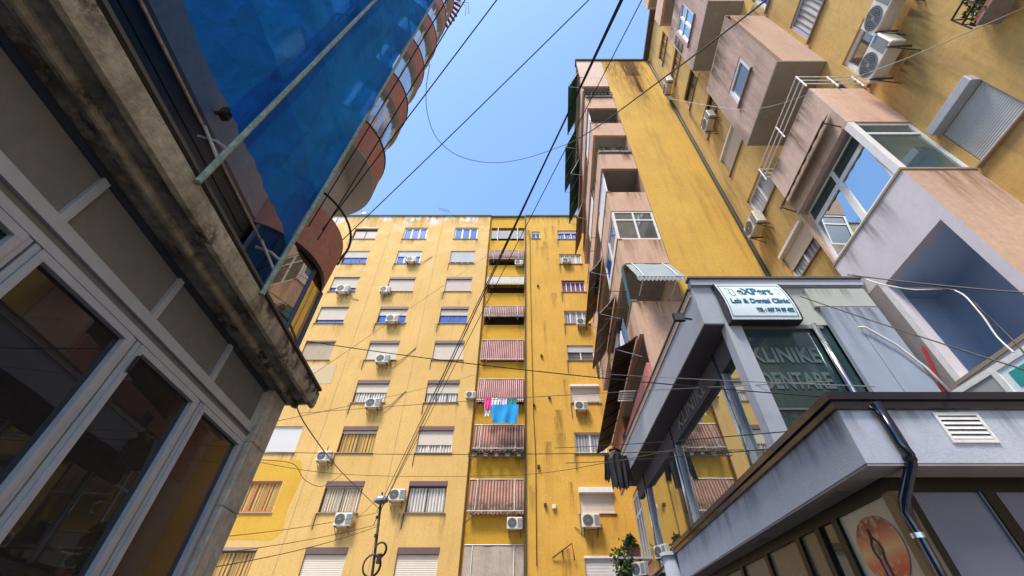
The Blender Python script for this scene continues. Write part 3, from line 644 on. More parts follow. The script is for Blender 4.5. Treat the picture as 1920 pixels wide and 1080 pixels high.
for k, (x, z, nm) in enumerate([(1.6, 31.6, 'left'), (3.0, 31.6, 'right')]):
    t = thing('water_tank', f'white water tank on the roof edge, {nm} one of two', 'water tank', (x, BY+1.6, z))
    m = MB(); m.sheet(lambda u, v: ((.5 if v < .8 else .5-(v-.8)*2)*math.cos(u*6.2832), (.5 if v < .8 else .5-(v-.8)*2)*math.sin(u*6.2832), v*1.2), 20, 10); m.build('tank', 'white_paint', t, smooth=True)
    MB().tube([(0,0,1.2), (0,0,1.3)], .12, 10).build('lid', 'grey_metal', t); MB().tube([(.5,0,.1), (.7,0,.1), (.7,0,-.0)], .03, 6).build('outlet_pipe', 'grey_metal', t)
# small fittings on the right strip
for k, (x, z) in enumerate([(1.0, 22.9), (1.1, 16.6), (.55, 13.1), (.75, 9.5), (1.05, 7.6), (1.5, 13.6)]):
    BW(MB().cbox(x-.07, x+.07, BY-.12, BY+.03, z-.08, z+.08, .02).tube([(x, BY-.1, z), (x+.04, BY-.16, z-.1)], .02, 5), 'wall_fitting', 'iron')
BW(MB().cbox(1.4, 1.6, BY-.12, BY+.03, 7.4, 7.6, .03), 'wall_fitting', 'ac_white')
br = thing('pipe_bracket', 'rusty bent iron bar fixed to the ochre wall low down', 'bracket', (1.0, BY, 4.9))
MB().tube([(.3, -.05, .4), (1.25, -.35, .95), (1.35, -.1, .3)], .035, 6).build('bar', 'rust', br); MB().tube([(.8, 0, .55), (.8, -.25, .7)], .03, 6).build('stay', 'rust', br)
BW(MB().tube([(.55, BY-.03, 5), (.6, BY-.03, 10), (.5, BY-.03, 13), (.42, BY-.03, 25), (.45, BY-.03, 29)], .018, 5), 'wall_cable', 'cable')

SR = random.Random(5)
for cx in (-13.85, -9.5, -5.1):
    for i in range(9):
        for side in (-1, 1):
            if SR.random() < .75: stain(B, cx+side*(.98+SR.uniform(-.1, .08)), BY, rows[i]-.80, SR.choice((.22, .34, .5)), SR.choice((.8, 1.2, 1.4)), SR.choice(('drip_brown', 'drip_dark', 'drip_brown')))
        if SR.random() < .6: stain(B, cx+SR.uniform(-.5, .5), BY, rows[i]-.82, SR.choice((.6, 1.0)), SR.choice((.6, .9)), 'drip_brown')
for x, z in ((-13.6, 21.9), (-10.45, 21.9), (-9.1, 25.2), (-9.3, 19.1), (-9.2, 15.85), (-9.05, 12.7), (-10.95, 9.6), (-8.97, 6.5), (-6.55, 7.6)): stain(B, x, BY, z, .7, 1.1, 'drip_dark', off=.007)
for x, z in ((3.36, 25.1), (4.0, 18.9), (3.35, 12.6), (3.25, 6.4)): stain(B, x, BY+.02, z, .6, 1.2, 'drip_dark')
for i in range(9):
    stain(B, 2.83, BY+.02, rows[i]-.82, .3, 1.4, 'drip_dark'); stain(B, 4.55, BY+.02, rows[i]-.82, .34, 1.2, 'drip_brown')
    for k in range(2): stain(B, SR.uniform(.3, 2.6), BY+.02, SR.uniform(5, 31), SR.choice((.3, .5)), SR.choice((2.0, 3.2)), 'drip_brown', off=.006)
    stain(B, -2.7, BY+.14, rows[i]-.84, .4, 1.1, 'drip_dark'); stain(B, -.3, BY+.14, rows[i]-.84, .5, 1.2, 'drip_dark')
for k in range(22): stain(B, -16.6+k*.62, BY, 31.48, SR.choice((.3, .5, .8)), SR.choice((.8, 1.4, 2.2)), SR.choice(('drip_brown', 'drip_grey')), off=.008)
for k in range(14): stain(B, .3+k*.45, BY+.02, 31.46, SR.choice((.3, .5)), SR.choice((1.2, 2.2)), 'drip_brown', off=.008)
for k in range(10): stain(B, -3.08, BY+.14, 31-k*3, .25, 2.6, 'drip_dark', off=.009)

# ================================================================== block on the right: yellow courtyard wing, yellow end wall, pink balconies (skewed plan)
K = .0612
RX0, FX0, PX0, OX0 = 7.688, 6.385, 4.49, 2.84      # courtyard wall, bay fronts, street wall, balcony fronts (x at y = 0)
RB = thing('apartment_block', 'yellow corner apartment block with stacked pink balconies rising on the right', 'building', (7, 6, 0))
YAWR = -math.atan(K)
def RW(mb, name, mat, smooth=False):
    o = mb.build(name, mat, RB, smooth=smooth); o.matrix_parent_inverse = Matrix.Translation((-7, -6, 0)); return o
def rwin(yc, z0, w, h, x0=RX0, **kw):               # a window in a wall that faces the street (-x)
    return window(RB, (x0 + K*yc - 7, yc - 6, z0), R(-90)+YAWR, w, h, **kw)
ROOF = 31.5
fz = [28.0 - 2.98*i for i in range(8)]              # bottoms of the windows beside the inner corner (28.0 .. 7.1)
rholes = []
for z in fz: rholes.append((7.56, 9.06, z-.05, z+1.15))
nz = [14.4 + 2.98*i for i in range(-2, 6)]          # windows nearer the camera (8.44 -> measured 8.0)
for z in nz:
    zz = z if z > 9 else 8.0
    rholes.append((2.78, 3.78, zz, zz+1.22))
for z in (11.6, 14.58, 17.7, 20.7): rholes.append((4.1, 5.2, z-.05, z+.95))
rholes.append((-1.2, .2, 8.0, 9.2)); rholes.append((-1.2, .2, 11.0, 12.2))
RW(MB(K).wall('x', RX0, -7, 10, 0, ROOF, rholes, .2), 'courtyard_wall', 'court_yellow')
RW(MB(K).box(RX0+.9, RX0+6, -7, 22.9, 0, ROOF-.1), 'core', 'interior')
RW(MB(K).box(RX0-.35, RX0+6, -7, 9.9, ROOF, ROOF+.15), 'roof_edge', 'roof_felt')
rs = [dict(curtain='curtain_yellow', frame='rust'), dict(frame='rust', curtain='curtain_yellow'), dict(frame='dark_frame', pane='glass_dark', shut=.0, n=1), dict(frame='dark_frame', pane='glass_dark', n=2), dict(frame='white_frame', shut=.9, shmat='shutter_beige', box=.1, boxmat='white_frame', boxout=.06), dict(frame='white_frame', curtain='mesh_screen', n=2, fw=.07), dict(frame='white_frame', curtain='curtain_grey', shut=.55, box=.12, boxmat='white_frame', boxout=.1), dict()]
for z, kw in zip(fz, rs): rwin(8.31, z-.05, 1.5, 1.2, depth=.18, **kw)
for z in nz:
    zz = z if z > 9 else 8.0
    if zz == 8.0: rwin(3.28, 8.0, 1.0, 1.22, shut=1.0, shmat='shutter_grey', box=.2, boxmat='box_grey', boxout=.16, depth=.16, slat=.045)
    elif abs(zz-14.4) < .1: rwin(3.28, zz, 1.0, 1.22, curtain='mesh_screen', n=1, frame='alu_frame', depth=.14, fw=.07)
    else: rwin(3.28, zz, 1.0, 1.22, pane='glass_tan' if zz < 12 else 'glass_blue', n=1, fw=.09, depth=.16)
for z in (11.6, 14.58, 17.7, 20.7): rwin(4.65, z-.05, 1.1, 1.0, pane='glass_grey', n=2, depth=.16)
rwin(-.5, 8.0, 1.4, 1.2, shut=.6, depth=.16); rwin(-.5, 11.0, 1.4, 1.2, shut=1.0, depth=.16)
# dark drain pipe in the inner corner
RW(MB().tube([(RX0+K*9.9-.07, 9.92, 0), (RX0+K*9.9-.07, 9.92, 31)], .07, 8), 'drain_pipe', 'iron')
# end wall (faces the camera)
RW(MB().wall('y', 10.0, PX0+K*10, RX0+K*10+.25, 0, ROOF, [], .1), 'end_wall', 'side_yellow')
RW(MB().box(OX0+K*10-.06, RX0+K*10-.02, 9.9, 10.4, ROOF, ROOF+.13), 'roof_edge', 'roof_felt')
# street wall behind the balconies
YE = 19.0
ph = []
PT = [28.6, 25.6, 22.5, 19.4, 16.25, 13.2, 10.2]
for zt in PT[1:]:
    for y in (11.6, 14.0, 16.4): ph.append((y-.5, y+.5, zt-1.1, zt+1.1))
RW(MB(K).wall('x', PX0, 10.0, 22.95, 0, ROOF, ph, .2), 'street_wall', 'orange_pink')
for zt in PT[1:]:
    for y in (11.6, 14.0, 16.4): window(RB, (PX0+K*y-7, y-6, zt-1.1), R(-90)+YAWR, 1.0, 2.2, frame='white_frame', pane='glass_dark', n=1, sill=False, depth=.18, transom=1.6)
# pink balconies: parapet, slab and end panel on each storey
for i, zt in enumerate(PT):
    zb = zt - 1.3
    mat = 'pink' if i else 'pink_pale'
    RW(MB(K).box(OX0, OX0+.12, 10.0, YE, zb, zt), 'parapet', mat)
    RW(MB(K).box(OX0+.121, PX0-.02, 10.0, 10.12, zb if zt > 10.5 else 7.1, zt), 'parapet_end', mat)
    RW(MB(K).box(OX0+.122, PX0-.002, 10.122, YE-.122, zb, zb+.16), 'slab', 'soffit_grey')
    RW(MB(K).box(OX0+.121, PX0-.02, YE-.12, YE, zb, zt), 'parapet_end', mat)
    RW(MB(K).box(OX0-.03, OX0+.15, 9.97, YE+.03, zt, zt+.04), 'coping', 'sill')
    for y in (13.2, 16.0):
        if i < 6: RW(MB(K).box(OX0+.13, PX0-.01, y-.06, y+.06, zt-1.13, zt+1.7), 'partition', mat)
RW(MB(K).box(OX0+.01, PX0-.01, 10.01, 10.11, 28.65, ROOF-.01), 'top_panel', 'pink_pale')
RW(MB(K).box(OX0, PX0+.5, 10.13, YE, ROOF-.16, ROOF-.005), 'roof_slab', 'soffit_grey')
RW(MB(K).box(OX0, OX0+.1, 10.12, YE, 26.95, 27.28), 'lintel', 'pink_pale')
# enclosed balcony storey with white windows
ez0, ez1 = 13.25, 14.93
e = RW(MB(K).box(OX0+.02, OX0+.1, 10.02, 10.1, ez0, ez1).box(PX0-.1, PX0-.022, 10.02, 10.1, ez0, ez1).box(OX0+.1, PX0-.1, 10.02, 10.1, ez0, ez0+.07).box(OX0+.1, PX0-.1, 10.02, 10.1, ez1-.07, ez1)
    .box(OX0+.1, PX0-.1, 10.024, 10.096, ez1-.55, ez1-.48).box(OX0+.8, OX0+.87, 10.018, 10.104, ez0+.07, ez1-.07), 'window', 'white_frame')
for a_, b_ in ((OX0+.1, OX0+.8), (OX0+.87, PX0-.1)):
    RW(MB(K).box(a_, b_, 10.05, 10.06, ez0+.07, ez1-.55), 'pane', 'glass_grey'); RW(MB(K).box(a_, b_, 10.05, 10.06, ez1-.48, ez1-.07), 'pane', 'glass_grey')
for y0, y1 in ((10.12, 11.6), (11.62, 13.1)):
    RW(MB(K).box(OX0+.02, OX0+.1, y0, y0+.07, ez0, ez1).box(OX0+.02, OX0+.1, y1-.07, y1, ez0, ez1).box(OX0+.02, OX0+.1, y0+.07, y1-.07, ez0, ez0+.5).box(OX0+.02, OX0+.1, y0+.07, y1-.07, ez1-.1, ez1), 'window', 'white_frame')
    RW(MB(K).box(OX0+.05, OX0+.06, y0+.07, y1-.07, ez0+.5, ez1-.1), 'pane', 'glass_blue')
for y0, y1, za, zb_ in ((10.13, 13.1, 16.3, 18.05), (13.3, 15.9, 10.25, 11.85), (13.3, 15.9, 19.45, 21.15), (10.13, 12.5, 22.55, 24.25)):
    RW(MB(K).box(OX0+.03, OX0+.09, y0, y1, za, zb_-.5), 'enclosure_panel', 'white_paint'); RW(MB(K).box(OX0+.04, OX0+.08, y0, y1, zb_-.5, zb_), 'enclosure_glazing', 'glass_silver')
# lower recessed balcony: grey ceiling, salmon wall, rose panel
RW(MB(K).box(OX0+.04, OX0+.14, 10.15, 15.6, 7.13, 8.0), 'rose_panel', 'rose')
RW(MB(K).box(PX0-.05, PX0-.012, 10.2, 18.9, 7.2, 8.88), 'salmon_wall', 'salmon'); RW(MB(K).box(OX0+.1, OX0+.18, 15.6, 18.9, 6.9, 8.88), 'salmon_wall', 'salmon')
for y in (12.0, 14.2): window(RB, (PX0-.05+K*y-7, y-6, 7.2), R(-90)+YAWR, 1.1, 1.9, frame='white_frame', pane='glass_grey', n=2, sill=False, depth=.02)
# low white windows at street level of the far end
for y in (15.9, 17.6):
    window(RB, (OX0+.55+K*y-7, y-6, 4.3), R(-90)+YAWR, 1.6, 2.3, frame='white_frame', pane='glass_tan', n=3, sill=False, depth=.05, transom=1.6, fw=.09)
RW(MB(K).box(OX0+.62, PX0-.06, 15.0, 18.9, 0, 6.9), 'low_wall', 'salmon')

# bays of the courtyard wing
BYN, BYF = 3.9, 6.28
def ring(z0, z1, mat, name, endmat=None):            # hollow box front, camera side, far side
    RW(MB(K).box(FX0, FX0+.12, BYN, BYF, z0, z1), name, mat)
    RW(MB(K).box(FX0+.121, RX0-.003, BYN, BYN+.12, z0, z1), name + '_side', endmat or mat)
    RW(MB(K).box(FX0+.121, RX0-.003, BYF-.12, BYF, z0, z1), name + '_side', endmat or mat)
def slab(z, mat='soffit_grey', t=.14): RW(MB(K).box(FX0+.122, RX0-.003, BYN+.122, BYF-.122, z, z+t), 'slab', mat)
# lavender storey with the blue loggia
lo0, lo1, ly0, ly1 = 4.85, 6.83, 4.08, 5.6
RW(MB(K).wall('x', FX0, BYN, BYF, 0, 8.0, [(ly0, ly1, lo0, lo1)], .2), 'bay_front', 'lavender')
RW(MB(K).quad((FX0-.003, ly1, lo0), (FX0-.003, ly1+.11, lo0), (FX0-.003, ly1+.11, lo1-.02), (FX0-.003, ly1, lo1-.02)), 'white_jamb', 'white_frame')
RW(MB(K).box(FX0-.008, FX0-.004, ly1+.115, BYF-.004, 3.6, 6.95), 'grey_wall_panel', 'grey_brown')
RW(MB(K).quad((FX0, BYN, 0), (RX0, BYN, 0), (RX0, BYN, 8.0), (FX0, BYN, 8.0)), 'bay_side', 'orange_pink')
RW(MB(K).quad((FX0, BYF, 0), (RX0, BYF, 0), (RX0, BYF, 8.0), (FX0, BYF, 8.0)), 'bay_side', 'pink')
RW(MB(K).quad((FX0+.2, BYN+.05, lo1-.0), (RX0+.5, BYN+.05, lo1), (RX0+.5, BYF, lo1), (FX0+.2, BYF, lo1)), 'loggia_ceiling', 'loggia_blue')
RW(MB(K).quad((RX0-.05, BYN+.05, lo0-1), (RX0-.05, BYF, lo0-1), (RX0-.05, BYF, lo1), (RX0-.05, BYN+.05, lo1)), 'loggia_back_wall', 'loggia_blue')
for y in (BYN+.06, BYF-.3): RW(MB(K).quad((FX0+.2, y, lo0-1), (RX0, y, lo0-1), (RX0, y, lo1), (FX0+.2, y, lo1)), 'loggia_side_wall', 'loggia_blue')
RW(MB(K).box(FX0-.02, FX0+.22, ly0-.1, ly1+.1, lo0-.06, lo0-.003), 'coping', 'sill')
window(RB, (RX0-.06+K*4.5-7, 4.5-6, 5.2), R(-90)+YAWR, .6, .8, frame='dark_frame', pane='glass_dark', n=1, sill=False, depth=.06)
RW(MB(K).box(FX0-.02, RX0-.003, BYN-.02, BYF+.02, 8.0, 8.05), 'sill_plate', 'sill')
# glazed storey
gz0, gz1 = 8.05, 9.8
RW(MB(K).box(FX0+.0, FX0+.14, BYN, BYN+.14, gz0, gz1), 'corner_post', 'white_frame')
LEAN = .11                                            # the glazing leans back a little towards the top
def frame_x(x, y0, y1, z0, z1, fw=.07, mat='white_frame', t=.05):
    m = MB(K).box(x, x+t, y0, y1, z0, z0+fw).box(x, x+t, y0, y1, z1-fw, z1).box(x, x+t, y0, y0+fw, z0+fw, z1-fw).box(x, x+t, y1-fw, y1, z0+fw, z1-fw)
    m.v = [(a+LEAN*(c-gz0), b, c) for a, b, c in m.v]; RW(m, 'window_frame', mat)
def pane_x(x, y0, y1, z0, z1, mat):
    m = MB(K).box(x+.02, x+.03, y0, y1, z0, z1); m.v = [(a+LEAN*(c-gz0), b, c) for a, b, c in m.v]; RW(m, 'pane', mat)
frame_x(FX0+.02, BYN+.145, 5.05, gz0, 9.35, .08); pane_x(FX0+.02, BYN+.22, 4.97, gz0+.08, 9.27, 'glass_sky')
frame_x(FX0+.03, 5.055, 6.2, gz0, 9.35, .08); pane_x(FX0+.03, 5.13, 6.12, gz0+.08, 9.27, 'glass_sky')
frame_x(FX0+.025, BYN+.145, 5.05, 9.355, gz1, .05); pane_x(FX0+.025, BYN+.2, 5.0, 9.4, gz1-.05, 'glass_teal')
frame_x(FX0+.025, 5.055, 6.2, 9.355, gz1, .05); pane_x(FX0+.025, 5.1, 6.15, 9.4, gz1-.05, 'glass_teal')
RW(MB(K).box(FX0+.02, FX0+.16, 6.205, BYF, gz0, gz1), 'corner_post', 'pink')
RW(MB(K).box(FX0+.145, RX0-.003, BYN+.03, BYN+.1, gz0, gz0+.05).box(FX0+.145, RX0-.003, BYN+.03, BYN+.1, gz1-.05, gz1).box(FX0+.145, RX0-.003, BYN+.034, BYN+.096, 9.37, 9.43).box(RX0-.06, RX0-.004, BYN+.028, BYN+.102, gz0+.05, gz1-.05), 'window_frame', 'white_frame')
RW(MB(K).box(FX0+.145, RX0-.06, BYN+.06, BYN+.07, gz0+.05, 9.37), 'pane', 'glass_side'); RW(MB(K).box(FX0+.145, RX0-.06, BYN+.06, BYN+.07, 9.43, gz1-.05), 'pane', 'glass_side')
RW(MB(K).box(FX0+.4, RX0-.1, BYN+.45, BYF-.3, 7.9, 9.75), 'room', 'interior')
ring(9.82, 11.5, 'pink_pale', 'bay_wall', 'pink'); slab(9.82)
# white railing above
rl = thing('balcony_railing', 'white tubular railing round the open balcony above the glazed bay', 'railing', (FX0+K*5, 5.1, 11.5))
for z in (.14, .34, .55):
    m = MB().tube([(1.25, -1.25, z), (-.06-K*1.25, -1.25, z), (-.06+K*1.25, 1.25, z), (1.3, 1.25, z)], .018, 6); m.build('rail', 'white_paint', rl)
for x, y in ((-.06-K*1.25, -1.25), (-.06, 0), (-.06+K*1.25, 1.25), (.6, -1.25), (1.2, -1.25)): MB().tube([(x, y, 0), (x, y, .56)], .02, 6).build('post', 'white_paint', rl)
# closed pink box with a small window
RW(MB(K).wall('x', FX0, BYN, BYF, 13.28, 17.35, [(4.52, 5.62, 14.5, 15.5)], .15), 'bay_front', 'pink_dirty')
window(RB, (FX0+K*5.07-7, 5.07-6, 14.5), R(-90)+YAWR, 1.1, 1.0, n=1, pane='glass_grey', frame='white_frame', fw=.11, depth=.12)
RW(MB(K).box(FX0+.15, RX0-.003, BYN, BYN+.12, 13.28, 17.35), 'bay_side', 'orange_pink'); RW(MB(K).box(FX0+.15, RX0-.003, BYF-.12, BYF, 13.28, 17.35), 'bay_side', 'pink')
RW(MB(K).box(FX0+.004, RX0-.003, BYN+.004, BYF-.004, 13.24, 13.276), 'bay_soffit', 'soffit_grey')
RW(MB(K).box(FX0, RX0-.003, BYN, BYF, 17.352, 17.42), 'coping', 'sill')
# next box with a tall blue window
RW(MB(K).wall('x', FX0, BYN, BYF, 19.3, 23.3, [(4.6, 5.7, 20.35, 22.3)], .15), 'bay_front', 'pink_dirty')
window(RB, (FX0+K*5.15-7, 5.15-6, 20.35), R(-90)+YAWR, 1.1, 1.95, n=2, pane='glass_sky', frame='white_frame', fw=.07, depth=.12, transom=1.2)
RW(MB(K).box(FX0+.15, RX0-.003, BYN, BYN+.12, 19.3, 23.3), 'bay_side', 'orange_pink'); RW(MB(K).box(FX0+.15, RX0-.003, BYF-.12, BYF, 19.3, 23.3), 'bay_side', 'pink')
RW(MB(K).box(FX0+.004, RX0-.003, BYN+.004, BYF-.004, 19.26, 19.296), 'bay_soffit', 'soffit_grey')
ring(25.2, 26.4, 'pink', 'bay_wall'); slab(25.2)
ring(28.2, 29.4, 'pink', 'bay_wall'); slab(28.2)
r2 = thing('window_grille', 'dark iron grille on the upper pink bay beside the blue window', 'grille', (FX0+K*6-.02, 6.0, 21.0), YAWR)
for k in range(6): MB().tube([(0, -.15+k*.06, 0), (-.1 if 0 < k < 5 else 0, -.15+k*.06, .5), (0, -.15+k*.06, 1.2)], .012, 5).build('bar', 'iron', r2)
for z in (0, .6, 1.2): MB().tube([(0, -.17, z), (0, .17, z)], .014, 5).build('cross_bar', 'iron', r2)

SR = random.Random(9)
RZ = R(-90)+YAWR
for z, n_ in ((17.34, 7), (23.28, 5), (11.48, 4)):
    for k in range(n_): y = SR.uniform(4.1, 6.1); stain(RB, FX0+K*y, y, z, SR.choice((.3, .5, .8)), SR.choice((.9, 1.6, 2.4)), SR.choice(('drip_dark', 'drip_dark', 'drip_brown')), RZ)
for y in (4.52, 5.6): stain(RB, FX0+K*y, y, 14.45, .3, .9, 'drip_dark', RZ, .006)
for k in range(26):
    y = SR.uniform(1.5, 9.6); stain(RB, RX0+K*y, y, SR.choice((31.4, 29, 25, 22, 18.5, 16, 13.8, 12.4, 10.4)), SR.choice((.3, .5, .8)), SR.choice((1.4, 2.4, 3.2)), SR.choice(('drip_dark', 'drip_brown')), RZ, .006)
for y in (2.3, 3.1, 8.15, 8.95): stain(RB, RX0+K*y, y, {2.3: 11.4, 3.1: 10.8, 8.15: 18.5, 8.95: 12.4}[y], .8, 1.4, 'drip_dark', RZ, .008)
for k in range(16): stain(RB, SR.uniform(5.3, 8.1), 10.0, 31.45, SR.choice((.4, .7, 1.1)), SR.choice((2.5, 5, 9)), 'drip_brown', 0, .004+.0005*k)
for zt in PT[1:]:
    for k in range(3): stain(RB, SR.uniform(3.6, 4.9), 10.0, zt-.01, SR.choice((.2, .4, .6)), SR.choice((.5, .9, 1.2)), SR.choice(('drip_dark', 'drip_brown')), 0, .004+.001*k)
    for k in range(6): y = SR.uniform(10.3, 18.5); stain(RB, OX0+K*y, y, zt-.01, SR.choice((.3, .5)), 1.1, 'drip_dark', RZ)
for k in range(4): y = SR.uniform(4.1, 6.0); stain(RB, FX0+K*y, y, 7.98, .4, .8, 'drip_grey', RZ)
for k in range(5): stain(RB, SR.uniform(6.8, 7.8), BYN, 7.98 if k < 3 else 17.3, .4, 1.4, 'drip_brown', 0, .004+.001*k)
for x, z, w_, h_ in ((4.1, 9.6, .9, .5), (4.3, 8.9, 1.1, .7), (4.6, 8.3, .8, .9)): stain(RB, x, 10.0, z, w_, h_, 'drip_pale', 0, .008)
# awning over the bay glass
aw = thing('awning', 'dark ribbed awning tucked under the balcony over the glazed bay', 'awning', (FX0+K*5.2, 5.25, 9.8), R(-90)+YAWR)
m = MB(); m.sheet(lambda u, v: (-1.05+u*2.3, -.02-.24*v-.02*math.sin(v*3.14), .62-.30*v+.006*math.sin(u*60)), 60, 6); m.build('awning_cloth', 'awning_dark', aw, smooth=True)
valance(2.3, -.27, .31, .06, 8, False).build('valance', 'awning_dark', aw, (.1, 0, 0))
MB().tube([(-1.05, -.27, .32), (1.25, -.27, .32)], .02, 6).build('front_bar', 'rust', aw)
for x in (-1.0, 1.2): MB().tube([(x, 0, .1), (x, -.27, .31)], .016, 6).build('arm', 'rust', aw)

# air conditioners on the courtyard wing
GR = 'air conditioners on the courtyard wing'
def rac(y, z, label, s=1.0, plate=False, rot=0): aircon(label, (RX0+K*y, y, z), R(-90)+YAWR+rot, s, GR, plate)
rac(3.12, 10.88, 'white air conditioner with blue plate hung below a window, nearest on the right wall', 1.05, True)
rac(2.4, 11.45, 'white air conditioner with black fan above the one with the blue plate', 1.0)
rac(8.15, 18.55, 'white air conditioner at a dark window beside the closed pink box', 1.0)
rac(8.95, 12.5, 'white air conditioner low by the dark corner pipe', 1.05)
rac(9.2, 25.0, 'white air conditioner high up beside the inner corner of the yellow walls', 1.1)

# balcony corner with plants, top right
pb = thing('plant_balcony', 'iron balcony rack with green plants high at the right edge', 'balcony', (RX0+K*2-.0, 1.75, 9.3), R(-90)+YAWR)
MB().cbox(-.25, .9, -.48, -.1, -.05, 0, .01).build('floor', 'grey_brown', pb)
for z in (.2, .45): MB().tube([(-.3, 0, z), (-.3, -.5, z), (.9, -.5, z)], .018, 6).build('rail', 'iron', pb)
for x in (-.3, 0, .3, .6): MB().tube([(x, -.5, -.03), (x, -.5, .45)], .014, 5).build('baluster', 'iron', pb)
MB().prism([(-.2, .0), (.6, .0), (.65, .2), (-.25, .2)], -.35, -.1).build('planter', 'terracotta', pb)
leaves('foliage', 'leaf', pb, [((-.1,-.2,.35), (.25,.2,.2)), ((.3,-.25,.35), (.3,.2,.2))], 260, .09, 5); leaves('foliage', 'leaf_light', pb, [((.0,-.2,.4), (.3,.2,.22))], 120, .08, 6)

# planters on the balcony corners
for k, (zt, n, lab, tall) in enumerate([(25.64, 220, 'row of green plants and railing on the highest pink balcony corner', .3), (19.44, 120, 'straggly plants on the parapet of the pink balcony corner midway up', .22)]):
    p = thing('planter', lab, 'planter', (OX0+K*10+.8, 10.05, zt))
    MB().cbox(-.75, .8, -.12, .12, 0, .2, .02).build('trough', 'planter_grey', p)
    leaves('foliage', 'leaf', p, [((-.4,0,.28), (.4,.2,tall*.6)), ((.3,0,.32), (.5,.22,tall))], n, .13, 11+k)
    if k == 0:
        MB().tube([(-.8, -.2, .35), (.8, -.2, .35)], .02, 6).tube([(-.8, -.2, .05), (.8, -.2, .05)], .02, 6).build('rail', 'iron', p)
        for j in range(9): MB().tube([(-.8+j*.2, -.2, .05), (-.8+j*.2, -.2, .35)], .012, 5).build('baluster', 'iron', p)
rr = thing('balcony_railing', 'low dark iron railing on the pink balcony corner below the planted one', 'railing', (OX0+K*10+.8, 10.05, 22.54))
MB().tube([(-.8, 0, .32), (.85, 0, .32)], .02, 6).build('rail', 'iron', rr)
for j in range(9): MB().tube([(-.8+j*.2, 0, 0), (-.8+j*.2, 0, .32)], .014, 5).build('baluster', 'iron', rr)

# awnings of the pink side
awning('grey metal framed awning over the pink balcony corner', (OX0+K*10+.82, 10.0, 11.9), 0, 1.52, (-.02, 0), (-.78, -1.35), 'grey_cloth', None, .22, True, 'white_paint', .02, 21, True)
def side_awning(label, y0, y1, zin, out, drop, mat, ribs=True, x0=OX0):
    yc = (y0+y1)/2; w = y1-y0
    t = thing('awning', label, 'awning', (x0+K*yc, yc, zin), R(-90)+YAWR)
    m = MB()
    m.sheet(lambda u, v: (-w/2+u*w, -.02-out*v, -drop*v-.05*math.sin(math.pi*v) + (.012*math.sin(u*w*26) if ribs else .02*noise.noise(Vector((u*w*2, v*3, zin))))), int(w*30), 6)
    m.build('awning_sheet', mat, t, smooth=True)
    n = max(2, int(w/1.1)+1)
    for i in range(n):
        x = -w/2+.03+(w-.06)*i/(n-1); MB().tube([(x, 0, -.03), (x, -out*.5, -drop*.5-.07), (x, -out, -drop-.02)], .018, 5).build('rib', 'iron' if ribs else 'white_paint', t)
    MB().tube([(-w/2, -out-.01, -drop-.01), (w/2, -out-.01, -drop-.01)], .02, 6).build('front_bar', 'iron', t)
    for x in (-w/2+.05, w/2-.05): MB().tube([(x, 0, -drop-.3), (x, -out, -drop-.02)], .011, 5).build('arm', 'grey_metal', t)
side_awning('long dark brown corrugated awning over the lowest street balconies', 10.25, 18.6, 9.05, .72, .45, 'brown_sheet')
side_awning('brown fabric awning on the street side, second storey of awnings', 12.0, 16.0, 12.35, .75, .95, 'brown_cloth', False)
side_awning('brown fabric awning on the street side, third storey of awnings', 13.0, 17.0, 15.6, .7, 1.0, 'brown_cloth', False)
side_awning('green awning nearest at the top of the pink balconies', 10.2, 13.4, 30.2, .75, 2.2, 'green_cloth', False)
side_awning('green awning farther back at the top of the pink balconies', 13.7, 17.3, 29.6, .95, 2.6, 'green_cloth', False)
side_awning('teal green awning one storey below the green ones', 14.2, 18.3, 26.6, .8, 2.0, 'teal_cloth', False)
side_awning('tan fabric awning on the upper street balconies', 15.4, 18.6, 23.6, .6, 1.9, 'tan_cloth', False)
# folded teal screen and laundry on the balconies
tag(MB(K).box(OX0-.02, OX0+.0, 10.15, 10.45, 10.3, 12.0).build('folded_screen', 'teal_cloth'), 'narrow teal folded screen beside the grey corner awning', 'screen')
for k, (y, z, w, h, mt, lab) in enumerate([(11.0, 10.1, .5, .95, 'denim', 'blue jeans hanging from the balcony below the grey awning'), (11.6, 10.1, .45, .8, 'white_cloth', 'pale shirt hanging beside the blue jeans on the pink side'), (12.3, 10.1, .5, .9, 'blue_cloth', 'blue shirt hanging beyond the pale shirt on the pink side'), (14.5, 16.2, .6, 1.1, 'navy_cloth', 'dark navy garment hanging high on the street balconies'), (15.1, 16.2, .5, 1.2, 'green_towel', 'teal towel hanging high next to the navy garment'), (14.0, 7.6, .5, 1.1, 'navy_cloth', 'navy clothes hanging under the long brown awning'), (18.2, 13.3, .6, 1.0, 'black_cloth', 'dark clothes hanging beside the air conditioner with the round black fan')]):
    garment('laundry', lab, (OX0+K*y-.22, y, z), R(-90)+YAWR, w, h, mt, 30+k, group='laundry on the street side balconies')
jk = thing('jacket', 'black quilted jacket hanging from the rose balcony above the clinic', 'jacket', (2.98, 13.6, 6.75), R(12))
def cloth(w0, w1, h, y, seed, ragged=.05):
    m = MB()
    def P(u, v):
        w = w0+(w1-w0)*min(1, v*5); f = .035*math.sin(u*17+seed)+.03*noise.noise(Vector((u*6, v*3, seed)))
        return ((u-.5)*w*(1-.12*v), y+f*(.3+v)-.06*math.sin(math.pi*u)*(1 if y < 0 else -1), -(h+ragged*math.sin(u*31+seed)+ragged*noise.noise(Vector((u*9, seed, 1))))*v)
    return m.sheet(P, 26, 20)
cloth(.22, .60, 1.15, -.03, 1).build('body', 'black_cloth', jk, smooth=True); cloth(.22, .58, 1.05, .05, 4).build('lining', 'black_cloth', jk, smooth=True)
